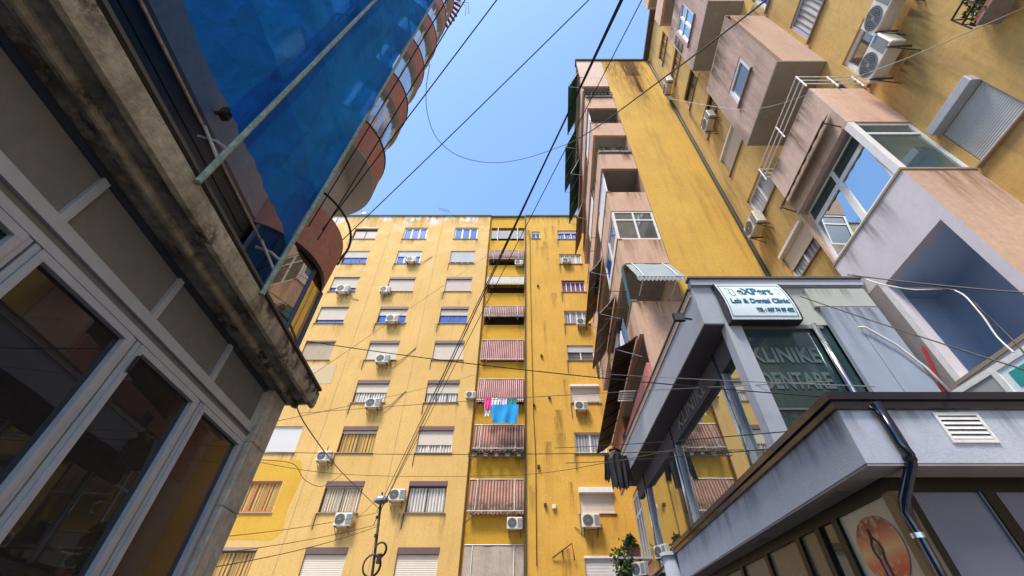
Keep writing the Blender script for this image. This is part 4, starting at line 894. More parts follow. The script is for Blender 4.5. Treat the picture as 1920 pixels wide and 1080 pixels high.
for sx in (-1, 1): o_ = cloth(.16, .2, .85, 0, 7+sx).build('sleeve', 'black_cloth', jk, (sx*.30, 0, -.08), smooth=True); o_.rotation_euler = (0, sx*-.12, 0)
MB().tube([(-.2, 0, .02), (0, 0, .12), (.2, 0, .02)], .05, 8).build('collar', 'black_cloth', jk, smooth=True)
MB().tube([(0, 0, .1), (0, .0, .3), (.0, .2, .32)], .01, 5).build('hanger', 'iron', jk)
dr = thing('drying_rack', 'small white folding drying rack on the rose balcony rail', 'drying rack', (OX0+K*11-.25, 11.2, 7.5), R(-90)+YAWR)
MB().tube([(-.3, 0, 0), (-.3, -.45, 0), (.3, -.45, 0), (.3, 0, 0)], .015, 6).build('frame', 'white_paint', dr)
for k in range(6): MB().tube([(-.25+k*.1, -.45, 0), (-.25+k*.1, 0, 0)], .008, 5).build('rod', 'white_paint', dr)
# brackets for clothes lines on the pink side
for k, (y, z) in enumerate([(10.3, 10.9), (12.6, 14.0), (13.4, 17.3), (12.2, 11.2)]):
    RW(MB().tube([(OX0+K*y, y, z), (OX0+K*y-.55, y, z), (OX0+K*y-.55, y+.9, z), (OX0+K*y, y+.9, z)], .016, 6), 'line_bracket', 'bracket')

# ================================================================== dental clinic annex
KC = .012
C = thing('clinic_annex', 'two storey glazed dental clinic annex with lavender frame under the pink balconies', 'building', (5, 8, 0))
def CW(mb, name, mat, smooth=False):
    o = mb.build(name, mat, C, smooth=smooth); o.matrix_parent_inverse = Matrix.Translation((-5, -8, 0)); return o
CY = 6.0
CW(MB(KC).box(3.22, 6.62, CY-.08, CY+.1, 7.12, 7.26), 'roof_strip', 'clinic_white'); CW(MB(KC).box(3.20, 3.4, CY+.101, 15.2, 6.96, 7.10), 'roof_strip', 'pink_pale')
CW(MB(KC).box(3.18, 6.64, CY-.12, CY+.05, 7.261, 7.31).box(3.17, 3.36, CY+.05, 15.25, 7.101, 7.14), 'roof_felt_edge', 'roof_felt')
CW(MB(KC).box(3.4, 6.6, CY+.1, 9.8, 7.1, 7.2), 'roof', 'roof_felt')
CW(MB(KC).box(3.23, 3.62, CY, 15.3, 6.22, 6.95).box(3.23, 3.62, CY, CY+.099, 6.952, 7.118), 'overhang', 'clinic_white')
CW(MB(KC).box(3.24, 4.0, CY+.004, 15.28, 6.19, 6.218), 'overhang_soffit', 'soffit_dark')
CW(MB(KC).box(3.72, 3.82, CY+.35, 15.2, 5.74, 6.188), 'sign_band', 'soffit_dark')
CW(MB(KC).box(3.62, 6.6, CY+.02, CY+.1, 6.2, 7.118), 'upper_panel', 'clinic_beige')
CW(MB(KC).box(5.42, 6.58, CY-.06, CY+.019, 6.58, 7.03), 'cladding_panel', 'clinic_beige')
for x0, x1 in ((5.5, 5.98), (5.995, 6.58)): CW(MB(KC).box(x0, x1, CY-.06, CY+.02, 3.6, 6.56), 'cladding_panel', 'clinic_panel')
CW(MB(KC).box(3.6, 3.88, CY-.02, CY+.2, 3.6, 6.3), 'corner_post', 'clinic_white')
CW(MB(KC).box(3.885, 5.2, CY+.08, CY+.09, 3.6, 6.2), 'pane', 'glass_teal')
CW(MB(KC).box(5.26, 5.49, CY+.06, CY+.07, 3.6, 6.2), 'pane', 'glass_teal')
CW(MB(KC).tube([(5.22, CY-.01, 3.6), (5.22, CY-.01, 6.2)], .045, 10), 'post', 'chrome', True)
CW(MB(KC).box(3.885, 5.2, CY+.05, CY+.1, 4.55, 4.58), 'transom', 'alu_dark')
CW(MB(KC).box(3.9, 5.4, CY+.02, CY+.12, 6.12, 6.2), 'frame_head', 'alu_dark')
for y0, y1 in ((6.22, 6.95), (7.1, 10.4), (10.6, 13.9), (14.1, 15.2)): CW(MB(KC).box(3.80, 3.81, y0, y1, 3.55, 6.25), 'pane', 'glass_clinic')
for y in (7.02, 10.5, 14.0): CW(MB(KC).box(3.73, 3.84, y-.07, y-.005, 3.5, 6.25), 'post', 'clinic_white'); CW(MB(KC).tube([(3.70, y+.03, 3.5), (3.70, y+.03, 6.25)], .03, 10), 'post', 'chrome', True)
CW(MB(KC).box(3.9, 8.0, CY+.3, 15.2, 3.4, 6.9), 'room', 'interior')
text('lettering', 'KLINIKE', .42, 'letter', C, (-5+4.54, -8+CY+.068, 5.56), 0, .012, 1.18, 1.05)
text('lettering', 'DENTARE', .42, 'letter', C, (-5+4.53, -8+CY+.068, 5.06), 0, .012, 1.18, 1.05)
o = text('lettering', 'KLINIKE', .42, 'letter_dim', C, (-5+3.72+KC*8.7-.006, -8+8.8, 5.97), R(-90), .01, 2.0, 1.05)
for k in range(5): stain(C, 5.6+k*.21, CY-.06, 6.55, .2, 1.4 if k % 2 else .9, 'drip_grey', 0, .003+.0005*k)
for k in range(3): stain(C, 5.6+k*.3, CY-.06, 7.02, .3, .35, 'drip_grey', 0, .003+.0005*k)
# curved light box sign
S = thing('sign_board', 'curved white sign board with blue lettering above the clinic glass', 'sign', (4.36, CY-.02, 6.14))
prof = []
for i in range(13):
    t_ = i/12; prof.append((-.02-.36*math.sin(t_*1.57)**.8, .86*(math.cos(t_*1.57))))
m = MB()
W2 = .64
def sgn(v): return (-.06-.13*math.sin(min(max(v, 0), 1)*2.2), .98-.95*v)
m.sheet(lambda u, v: (-W2+2*W2*u, *sgn(v)), 2, 14); m.build('face', 'sign_face', S, smooth=True)
for sx in (-1, 1):
    vsx = [(sx*W2, *sgn(i/14)) for i in range(15)] + [(sx*W2, 0, sgn(1)[1]), (sx*W2, 0, .98)]
    MB().add(vsx, [tuple(range(len(vsx)))]).build('side', 'soffit_dark', S)
    MB().tube([(sx*W2, sgn(i/14)[0]-.005, sgn(i/14)[1]) for i in range(15)], .014, 6).build('trim', 'iron', S)
    MB().tube([(sx*(W2-.05), sgn(.04+i/14*.9)[0]-.006, sgn(.04+i/14*.9)[1]) for i in range(15)], .006, 5).build('border_line', 'sign_line', S)
for v in (.06, .93): MB().tube([(-W2+.05, sgn(v)[0]-.006, sgn(v)[1]), (W2-.05, sgn(v)[0]-.006, sgn(v)[1])], .006, 5).build('border_line', 'sign_line', S)
MB().box(-W2, W2, sgn(1)[0]-.005, 0, sgn(1)[1]-.02, sgn(1)[1]-.002).build('base', 'iron', S)
def onsign(name, body, size, mat, x, v, width, off=.0):
    y, z = sgn(v); dy, dz = sgn(v+.05)[0]-sgn(v-.05)[0], sgn(v+.05)[1]-sgn(v-.05)[1]
    tilt = math.degrees(math.atan2(-dz, dy*1.0)); me = text_mesh(body, size, off)
    xs = [q.co.x for q in me.vertices]; kx = width/(max(xs)-min(xs))
    for q in me.vertices:                       # wrap the letters round the curved face
        q.co.x *= kx
        vv = v - q.co.y/.95; yy, zz = sgn(vv); q.co = Vector((q.co.x + x, yy-.008-q.co.z, zz))
    link(me, name, mat, S)
onsign('lettering', 'eXPert', .27, 'sign_ink', .03, .27, .66, .008)
onsign('lettering', 'Lab & Dental Clinic', .16, 'sign_ink', .02, .56, 1.08, .005)
onsign('lettering', 'TEL : 067 74 09 422', .105, 'sign_ink', .22, .79, .68, .006)
def logo(cx, cv, s, mat):
    pts = []
    for i in range(25):
        a_ = i/24*6.2832; x = cx + s*.5*math.cos(a_)*(1-.25*math.cos(2*a_)); vv = cv + s*.9*math.sin(a_)*(1+.3*abs(math.cos(a_)))
        pts.append((x, sgn(vv)[0]-.01, sgn(vv)[1]))
    MB().tube(pts, .0045, 5).build('tooth_mark', mat, S)
logo(-.40, .29, .11, 'sign_ink'); logo(-.47, .24, .09, 'sign_faint'); logo(.48, .26, .10, 'sign_faint')
fl = thing('floodlight', 'small black floodlight on an arm left of the clinic sign', 'floodlight', (3.2, CY+.2, 6.5))
MB().cbox(-.36, -.14, -.06, .0, -.1, .09, .012).build('housing', 'black_frame', fl); MB().box(-.345, -.155, -.066, -.061, -.085, .075).build('lens', 'lamp_glass', fl); MB().tube([(-.15, 0, .0), (.05, .1, .05)], .02, 6).build('arm', 'black_frame', fl)
wp = tag(MB().tube([(5.98, CY-.11, 6.05), (6.08, CY-.13, 6.03), (6.4, CY-.13, 5.66), (6.62, CY-.13, 5.2), (6.75, CY-.13, 4.6)], .02, 8).build('waste_pipe', 'white_paint', smooth=True), 'white plastic pipe slanting down across the grey clinic panels', 'pipe')
tag(MB(K).tube([(FX0-.04, 5.75, 5.55), (FX0-.05, 5.95, 4.8), (FX0-.05, 6.0, 4.3)], .02, 8).build('red_pipe', 'red_paint'), 'short red pipe on the brown wall beside the blue loggia', 'pipe')
# screen and box at the foot of the loggia
gs = thing('aluminium_screen', 'pale aluminium mesh screen with green label at the right edge behind the shop roof', 'screen', (6.2, 4.75, 3.75))
MB().box(-.02, .02, -.9, .9, .68, .76).box(-.02, .02, -.9, -.82, 0, .68).box(-.02, .02, .82, .9, 0, .68).box(-.02, .02, -.05, .03, 0, .68).build('frame', 'white_paint', gs); MB().box(-.004, .004, .03, .82, 0, .68).build('mesh_panel', 'mesh_screen', gs); MB().box(-.004, .004, -.82, -.05, 0, .68).build('panel', 'sign_face', gs); MB().box(-.012, -.006, -.7, -.15, .4, .6).build('label_plate', 'teal_label', gs)

# ================================================================== corner shop in front
KS = .05
SH = thing('corner_shop', 'single storey corner shop with lavender fascia and black gutter, lower right', 'building', (5, 6, 0))
def SW(mb, name, mat, smooth=False):
    o = mb.build(name, mat, SH, smooth=smooth); o.matrix_parent_inverse = Matrix.Translation((-5, -6, 0)); return o
SX, SY = 2.92, 3.83           # corner (x before skew)
SW(MB(KS).box(SX, SX+.1, SY, 11.0, 2.95, 3.46), 'fascia', 'shop_render'); SW(MB(KS).box(SX+.101, 9.5, SY, SY+.1, 2.95, 3.46), 'fascia', 'shop_render')
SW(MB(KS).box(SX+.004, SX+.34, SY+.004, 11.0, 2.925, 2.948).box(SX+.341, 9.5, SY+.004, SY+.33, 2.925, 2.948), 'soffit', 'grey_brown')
SW(MB(KS).box(SX-.05, SX+.1, SY-.05, 11.05, 3.462, 3.54).box(SX+.101, 9.5, SY-.05, SY+.1, 3.462, 3.54), 'gutter', 'black_gloss')
SW(MB(KS).box(SX-.08, SX+.12, SY-.08, 11.05, 3.542, 3.62).box(SX+.121, 9.5, SY-.08, SY+.12, 3.542, 3.62), 'roof_cap', 'black_gloss')
SW(MB(KS).box(SX+.1, 9.5, SY+.1, 11.0, 3.45, 3.56), 'roof', 'roof_felt')
WX, WY = SX+.31, SY+.31
SW(MB(KS).box(WX, WX+.08, WY, 10.9, 2.80, 2.924).box(WX+.081, 9.5, WY, WY+.08, 2.80, 2.924), 'frame_head', 'black_frame')
SW(MB(KS).box(WX-.01, WX+.12, WY-.01, WY+.12, 0, 2.80), 'corner_mullion', 'tan_reflection_print')
yy = WY+.13
for w_, mt in ((.86, 'film_beige'), (.30, 'glass_dark'), (.42, 'tan_reflection_print'), (.95, 'tan_reflection_print'), (.95, 'tan_reflection_print'), (.95, 'glass_shop'), (.95, 'glass_shop')):
    SW(MB(KS).box(WX+.03, WX+.04, yy, yy+w_, 0, 2.80), 'pane', mt)
    SW(MB(KS).box(WX-.01, WX+.09, yy+w_, yy+w_+.11, 0, 2.80), 'mullion', 'black_frame'); yy += w_+.11
xx = WX+.20
SW(MB(KS).box(WX+.121, xx, WY-.005, WY+.085, 0, 2.8), 'mullion', 'black_frame')
for w_ in (.66, .8, .8, .8, .8):
    SW(MB(KS).box(xx, xx+w_, WY+.03, WY+.04, 0, 2.80), 'pane', 'film_blue')
    SW(MB(KS).box(xx+w_, xx+w_+.12, WY-.01, WY+.09, 0, 2.80), 'mullion', 'black_frame'); SW(MB(KS).box(xx+w_-.02, xx+w_-.002, WY+.005, WY+.06, 0, 2.80), 'bead', 'alu_dark'); xx += w_+.12
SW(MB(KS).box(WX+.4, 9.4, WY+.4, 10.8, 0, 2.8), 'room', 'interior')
# poster motif on the first street pane: an orange disc with raised joined arms
px_ = WX+.022
def disc(cy, cz, ry, rz_, mat, name, dx=0, n=40):
    v = [(0, 0, 0)]
    for i in range(n): a_ = 6.2832*i/n; v.append((0, ry*math.cos(a_)*(1+.06*math.sin(a_)), rz_*math.sin(a_)))
    m = MB(); m.add(v, [(0, 1+i, 1+(i+1) % n) for i in range(n)])
    o = m.build(name, mat, SH); o.location = (px_+KS*cy-dx-5, cy-6, cz); o.rotation_euler = (0, 0, -math.atan(KS)); return o
disc(4.68, 2.42, .34, .29, 'poster_disc', 'poster_disc')
def flat_line(pts, r, mat, name, dx):
    m = MB(); m.tube([(px_+KS*(4.72+a_)-dx-5, 4.72+a_-6, 2.44+b_) for a_, b_ in pts], r, 4); m.build(name, mat, SH)
flat_line([(.015, .17), (.01, .1), (-.05, .04), (-.06, -.02), (-.03, -.09), (-.03, -.2), (-.03, -.27)], .012, 'tan_reflection_print', 'poster_figure', .006)
flat_line([(.015, .17), (.02, .1), (.065, .04), (.07, -.02), (.04, -.09), (.04, -.2), (.04, -.27)], .012, 'tan_reflection_print', 'poster_figure', .006)
disc(4.725, 2.43, .026, .05, 'tan_reflection_print', 'poster_figure', .004); disc(4.725, 2.26, .045, .1, 'rose', 'poster_figure', .004)
# recessed spot lights and camera stub under the soffit
for y in (4.75, 6.9, 9.0): SW(MB(KS).box(SX+.1, SX+.24, y-.16, y+.16, 2.915, 2.926), 'soffit_light', 'alu_dark')
# ventilation grille
vg = SW(MB(KS).box(3.83, 4.27, SY-.02, SY-.002, 3.13, 3.16).box(3.83, 4.27, SY-.02, SY-.002, 3.40, 3.43).box(3.83, 3.86, SY-.02, SY-.002, 3.16, 3.40).box(4.24, 4.27, SY-.02, SY-.002, 3.16, 3.40), 'vent_frame', 'white_paint')
SW(MB(KS).box(3.86, 4.24, SY-.0035, SY-.001, 3.16, 3.40), 'vent_back', 'dark')
for k in range(5): SW(MB(KS).add([(3.862, SY-.018, 3.165+k*.047), (4.238, SY-.018, 3.165+k*.047), (4.238, SY-.004, 3.2+k*.047), (3.862, SY-.004, 3.2+k*.047), (3.862, SY-.02, 3.168+k*.047), (4.238, SY-.02, 3.168+k*.047), (4.238, SY-.006, 3.203+k*.047), (3.862, SY-.006, 3.203+k*.047)], [(0,1,2,3),(4,5,6,7),(0,1,5,4),(3,2,6,7)]), 'vent_slat', 'white_paint')
SR = random.Random(3)
for k in range(9): stain(SH, 3.2+k*.5+SR.uniform(-.1, .1), SY, 3.455, SR.choice((.2, .4)), SR.choice((.25, .4)), 'drip_grey', 0, .003+.0003*k)
for k in range(16): y = 4.0+k*.42+SR.uniform(-.1, .1); stain(SH, SX+KS*y, y, 3.455, SR.choice((.2, .4)), SR.choice((.25, .45)), 'drip_grey', R(-90)-math.atan(KS), .003+.0003*k)
stain(SH, 3.52, SY, 3.44, .3, .48, 'drip_brown', 0, .007)
# downpipe
dp = SW(MB().tube([(3.47, SY-.075, 3.5), (3.475, SY-.075, 3.1), (3.485, SY-.07, 3.0), (3.48, SY-.04, 2.93), (3.46, SY+.1, 2.80), (3.44, SY+.2, 2.70), (3.43, SY+.245, 2.6), (3.42, SY+.25, 2.4), (3.40, SY+.25, 0)], .045, 14), 'downpipe', 'black_gloss', True)
SW(MB().tube([(3.415, SY+.25, 2.44), (3.415, SY+.25, 2.40)], .052, 14), 'pipe_collar', 'chrome'); SW(MB().tube([(3.481, SY-.06, 2.98), (3.479, SY-.05, 2.95)], .052, 14), 'pipe_collar', 'black_frame')
# far end: round lavender post, tinted canopy, small white boxes
pc = thing('round_post', 'round lavender post at the far end of the shop fascia', 'post', (3.42, 11.3, 0)); MB().tube([(0,0,0), (0,0,3.45)], .2, 18).build('shaft', 'shop_render', pc, smooth=True); MB().tube([(0,0,3.45), (0,0,3.52)], .25, 18).build('cap', 'white_paint', pc)
tc_ = thing('canopy', 'dark tinted canopy sheet left of the round lavender post', 'canopy', (3.2, 12.5, 3.3)); MB().add([(-.7,-1.0,-.5), (.1,-1.0,0), (.5,2.5,0), (-.3,2.5,-.5), (-.7,-1.0,-.47), (.1,-1.0,.03), (.5,2.5,.03), (-.3,2.5,-.47)], [(0,1,2,3),(4,5,6,7),(0,1,5,4),(1,2,6,5),(2,3,7,6),(3,0,4,7)]).build('sheet', 'glass_teal', tc_); MB().tube([(.1,-1.02,.02), (.5,2.52,.02)], .03, 6).build('edge_bar', 'alu_dark', tc_)
aircon('white air conditioner standing behind the shop gutter end', (3.5, 11.9, 3.5), R(-60), .5)
aircon('white air conditioner under the potted plant at street level', (3.45, 14.3, 3.45), R(-50), .6)
ptl = thing('potted_plant', 'bushy green plant in red pot at the bottom beside the white windows', 'potted plant', (3.3, 14.6, 3.95))
MB().prism([(-.16, 0), (.16, 0), (.2, .26), (-.2, .26)], -.17, .17).build('pot', 'terracotta', ptl); MB().box(-.5, .5, -.25, .25, -.05, -.003).build('shelf', 'white_paint', ptl)
leaves('foliage', 'leaf', ptl, [((-.3,-.1,-.2), (.28,.25,.4)), ((-.05,0,.38), (.2,.2,.2)), ((-.4,-.1,-.6), (.2,.25,.35))], 460, .15, 21); leaves('foliage', 'leaf_light', ptl, [((-.3,-.1,0), (.4,.3,.6))], 240, .13, 22)
MB().tube([(0,0,.2), (-.2,-.05,.45), (-.3,-.1,.1), (-.45,-.1,-.6)], .015, 5).build('stem', 'rust', ptl)

# ================================================================== left building: shopfront, stone cornice, grey upper wall, rounded red balconies
KL = -.092
LX = -3.116
LB = thing('commercial_building', 'dark building on the left with aluminium shopfront, stone cornice and rounded red balconies', 'building', (-5, 2, 0))
def LW(mb, name, mat, smooth=False):
    o = mb.build(name, mat, LB, smooth=smooth); o.matrix_parent_inverse = Matrix.Translation((5, -2, 0)); return o
Y0 = -4.0
# header profiles
LW(MB(KL).box(LX-.06, LX+.05, Y0, 5.16, 3.80, 3.90), 'transom', 'alu_frame'); LW(MB(KL).box(LX-.06, LX+.025, Y0, 5.16, 3.74, 3.797), 'frame_head', 'alu_dark'); LW(MB(KL).box(LX-.06, LX+.04, Y0, 5.16, 3.67, 3.737), 'frame_head', 'alu_frame')
LW(MB(KL).box(LX-.05, LX+.02, Y0, 5.16, 4.38, 4.44), 'top_rail', 'steel_blue')
ys = [5.16 - 1.12*i for i in range(9)]
for i, y in enumerate(ys[:-1]):
    ya = ys[i+1]
    # sash: outer frame, sash frame, glass
    LW(MB(KL).box(LX-.05, LX+.03, ya+.01, ya+.055, 0, 3.665).box(LX-.05, LX+.03, y-.055, y-.01, 0, 3.665), 'jamb', 'alu_frame')
    LW(MB(KL).box(LX-.04, LX+.045, ya+.06, ya+.115, 0, 3.60).box(LX-.04, LX+.045, y-.115, y-.06, 0, 3.60).box(LX-.04, LX+.045, ya+.06, y-.06, 3.602, 3.66), 'sash', 'alu_frame')
    LW(MB(KL).box(LX-.012, LX-.004, ya+.115, y-.115, 0, 3.60), 'pane', 'glass_shop')
    LW(MB(KL).box(LX-.02, LX-.012, ya+.03, y-.03, 3.90, 4.38), 'transom_pane', 'transom_grey')
    LW(MB(KL).box(LX-.05, LX+.025, ya-.035, ya+.035, 3.903, 4.378), 'transom_mullion', 'alu_frame')
    if i in (1, 3): LW(MB(KL).cbox(LX+.05, LX+.085, ya+.07, ya+.10, 3.4, 3.56, .008), 'handle', 'black_frame')
LW(MB(KL).box(LX-5, LX-.5, Y0, 6.0, 0, 3.6), 'room', 'interior')
# a little of the interior seen through / reflected: red panel left out of sight
# stone pilaster blocks
zj = [0, .70, 1.45, 2.2, 2.95, 3.70, 4.44]
for a_, b_ in zip(zj[:-1], zj[1:]):
    LW(MB(KL).cbox(LX-.25, LX+.10, 5.2, 5.62, a_+.004, b_-.004, .012), 'stone_block', 'stone')
LW(MB(KL).box(LX-.24, LX+.07, 5.21, 5.60, 0, 4.43), 'joint_mortar', 'grey_brown')
LW(MB(KL).box(LX-6, LX-.26, 5.3, 5.6, 0, 4.6), 'end_wall', 'upper_grey')
# cornice, three courses of weathered stone
LW(MB(KL).prism([(LX-.25, 4.445), (LX+.15, 4.445), (LX+.17, 4.41), (LX+.205, 4.41), (LX+.215, 4.70), (LX-.25, 4.70)], Y0, 5.70), 'cornice_inner', 'cornice_stone')
LW(MB(KL).prism([(LX+.205, 4.405), (LX+.235, 4.405), (LX+.25, 4.44), (LX+.25, 4.7), (LX+.218, 4.7)], Y0, 5.72), 'cornice_drip', 'cornice_pale')
LW(MB(KL).prism([(LX+.252, 4.47), (LX+.40, 4.48), (LX+.40, 4.7), (LX+.252, 4.7)], Y0, 5.73), 'cornice_soffit', 'cornice_stone')
LW(MB(KL).prism([(LX+.402, 4.44), (LX+.43, 4.42), (LX+.475, 4.43), (LX+.49, 4.50), (LX+.49, 4.66), (LX+.402, 4.7)], Y0, 5.745), 'cornice_rim', 'cornice_pale')
LW(MB(KL).box(LX-.3, LX+.50, Y0, 5.75, 4.702, 4.74), 'cornice_cap', 'roof_felt')
# floor-1 ribbon glazing and grey wall above
GX = -4.136
LW(MB(KL).box(GX-.1, GX-.02, Y0, 4.7, 4.74, 7.0), 'ribbon_glazing', 'dark_band')
for k in range(7): LW(MB(KL).box(GX-.02, GX+.004+.012*(k % 2), Y0, 4.26, 4.9+k*.3, 5.16+k*.3), 'board', 'dark_band')
LW(MB(KL).box(GX-.1, GX, Y0, 4.7, 7.0, 26.5), 'upper_wall', 'upper_grey')
LW(MB(KL).box(GX-.02, GX+.05, Y0, 4.25, 6.97, 7.05), 'drip_edge', 'brown_box')
LW(MB(KL).box(GX-7, GX-.1, Y0, 6.2, 4.75, 26.3), 'core', 'upper_grey')
for k in range(6):
    for y in (-2.0, .2, 2.2): window(LB, (GX+KL*y+5, y-2, 9.2+3.07*k), R(90)-math.atan(KL), 1.3, 1.5, pane='glass_silver', frame='white_frame', depth=-.02, sill=True)
# rounded bay
BC = (-4.95, 5.35)
def arc(r, z, a0=-150, a1=110, n=36, wob=0): return [(BC[0]+r*math.cos(R(a0+(a1-a0)*i/n)), BC[1]+r*math.sin(R(a0+(a1-a0)*i/n)), z) for i in range(n+1)]
def curved(r0, r1, z0, z1, mat, name, a0=-150, a1=110, n=36, th=.12):
    m = MB(); A, Bq = arc(r0, z0, a0, a1, n), arc(r1, z1, a0, a1, n); Cq, D = arc(r1-th, z1, a0, a1, n), arc(r0-th, z0, a0, a1, n); N = n+1
    f = []
    for i in range(n):
        f += [(i, i+1, N+i+1, N+i), (N+i, N+i+1, 2*N+i+1, 2*N+i), (2*N+i, 2*N+i+1, 3*N+i+1, 3*N+i), (3*N+i, 3*N+i+1, i+1, i)]
    m.add(A+Bq+Cq+D, f); return LW(m, name, mat, False)
def disk(r, z, mat, name, t=.1, a0=-150, a1=110, n=36):
    m = MB(); A = arc(r, z, a0, a1, n); T_ = arc(r, z+t, a0, a1, n); N = n+1
    v = A + [(BC[0], BC[1], z)] + T_ + [(BC[0], BC[1], z+t)]
    f = [(i, i+1, N) for i in range(n)] + [(N+1+i, N+2+i, 2*N+1) for i in range(n)] + [(i, i+1, N+2+i, N+1+i) for i in range(n)]
    m.add(v, f); return LW(m, name, mat)
# glazing of the lowest storey of the bay, flat facets with steel posts
fac = [(-5.9, 4.25), (-4.42, 4.32), (-4.0, 4.62), (-3.88, 5.35), (-4.0, 6.0), (-4.5, 6.42), (-5.9, 6.5)]
for (xa, ya), (xb, yb) in zip(fac[:-1], fac[1:]):
    LW(MB().add([(xa,ya,4.75),(xb,yb,4.75),(xb,yb,6.95),(xa,ya,6.95)], [(0,1,2,3)]), 'pane', 'glass_tan' if ya > 4.5 else 'glass_dark')
    LW(MB().tube([(xb,yb,4.75),(xb,yb,6.97)], .04, 6), 'post', 'steel_blue')
    for z in (5.75,): LW(MB().tube([(xa,ya,z),(xb,yb,z)], .022, 5), 'glazing_bar', 'steel_blue')
curved(1.14, 1.16, 6.95, 7.03, 'black_frame', 'band_edge'); curved(1.16, 1.21, 7.03, 8.05, 'balcony_red', 'balcony_band'); disk(1.12, 6.98, 'balcony_soffit', 'balcony_floor')
tag(MB().tube([(BC[0]+1.28*math.cos(R(a_)), BC[1]+1.28*math.sin(R(a_)), 8.35) for a_ in range(-95, 80, 8)], .025, 6).tube([(BC[0]+1.22*math.cos(R(-40)), BC[1]+1.22*math.sin(R(-40)), 7.9), (BC[0]+1.28*math.cos(R(-40)), BC[1]+1.28*math.sin(R(-40)), 8.35)], .02, 5).tube([(BC[0]+1.22*math.cos(R(40)), BC[1]+1.22*math.sin(R(40)), 7.9), (BC[0]+1.28*math.cos(R(40)), BC[1]+1.28*math.sin(R(40)), 8.35)], .02, 5).build('balcony_rail', 'iron'), 'black curved handrail above the lowest rounded red balcony', 'railing')
z = 10.25
for k in range(6):
    r = 1.30
    disk(r, z, 'balcony_soffit', 'balcony_soffit', .04)
    curved(r+.005, r+.02, z+.045, z+1.05, 'balcony_red', 'balcony_band'); curved(r+.04, r+.04, z+1.05, z+1.10, 'iron', 'balcony_coping')
    if k < 5:
        zt = z+3.07
        for j in range(6):
            a0 = -150+j*43; curved(r-.14, r-.14, z+1.1, zt-.005, 'glass_silver', 'bay_glazing', a0+1, a0+42, 6, .02)
            a_ = R(a0+.0); LW(MB().tube([(BC[0]+(r-.13)*math.cos(a_), BC[1]+(r-.13)*math.sin(a_), z+1.1), (BC[0]+(r-.13)*math.cos(a_), BC[1]+(r-.13)*math.sin(a_), zt)], .03, 6), 'post', 'white_paint')
    z += 3.07
LW(MB().tube([(BC[0]-.2, BC[1], 8), (BC[0]-.2, BC[1], 10.3)], .9, 24), 'bay_core', 'upper_grey')
# yellow top storey with a red tiled lip
curved(1.2, 1.2, z-1.9, z+1.5, 'cream', 'top_wall'); 
m = MB(); 
for a_ in range(-110, 100, 9):
    c_, s_ = math.cos(R(a_)), math.sin(R(a_)); m.tube([(BC[0]+1.25*c_, BC[1]+1.25*s_, z-1.55), (BC[0]+1.62*c_, BC[1]+1.62*s_, z-1.85)], .07, 6)
LW(m, 'tile_lip', 'tile_red')
for a_, zz, l_ in ((-10, z-2.0, .7), (20, z-1.0, .6), (-35, z-.5, .5), (5, z-2.5, .8)):
    c_, s_ = math.cos(R(a_)), math.sin(R(a_)); LW(MB().tube([(BC[0]+1.3*c_, BC[1]+1.3*s_, zz), (BC[0]+(1.3+l_)*c_, BC[1]+(1.3+l_)*s_, zz+.15), (BC[0]+(1.3+l_)*c_-.3*s_, BC[1]+(1.3+l_)*s_+.5*c_, zz+.1)], .015, 5), 'line_bracket', 'grey_metal')

# ------------------------------------------------------------------ scaffold and blue sheeting on the left
PX = -2.62
SF = thing('scaffold', 'green painted tube scaffold standing on the stone cornice at the left', 'scaffold', (-3, 2, 4.7))
def FW(mb, name, mat):
    o = mb.build(name, mat, SF); o.matrix_parent_inverse = Matrix.Translation((3, -2, -4.7)); return o
for y in (-.9, .6-.0, 1.95, 3.38):
    if y == .6: continue
    FW(MB(KL).tube([(PX+.03, y, 4.6), (PX+.03, y+.05, 12), (PX+.03, y+.12, 24)], .03, 8), 'pole', 'scaffold')
    FW(MB(KL).tube([(PX+.03, y, 5.13), (PX-.15, y-.01, 5.28), (PX-.36, y-.02, 5.36)], .018, 6), 'tie_tube', 'scaffold_pale'); FW(MB(KL).tube([(PX+.03, y, 4.95), (PX-.28, y-.1, 5.4)], .016, 6), 'brace', 'scaffold_pale')
FW(MB(KL).tube([(PX-.30, -4, 5.41), (PX-.30, 3.42, 5.41)], .016, 6), 'ledger', 'scaffold_pale')
for z_ in (8.0, 11.0, 14.0, 17.0): FW(MB(KL).tube([(PX-.12, -4, z_), (PX-.12, 3.5, z_)], .024, 6), 'ledger', 'scaffold_pale')
for y in (1.2, 2.9): FW(MB(KL).tube([(PX-.15, y, 8), (PX-.9, y+.8, 11)], .022, 6), 'brace', 'scaffold_pale')
for z_ in (7.6, 10.6): FW(MB(KL).tube([(PX-.12, 2.2, z_), (PX-1.4, 2.2, z_)], .022, 6), 'transom_tube', 'scaffold_pale')
for y in (.9, 2.6):
    FW(MB(KL).tube([(GX, y, 7.35), (GX+.35, y, 7.3)], .03, 6).cbox(GX+.1, GX+.22, y-.07, y+.07, 7.22, 7.4, .02), 'wall_anchor', 'rust')
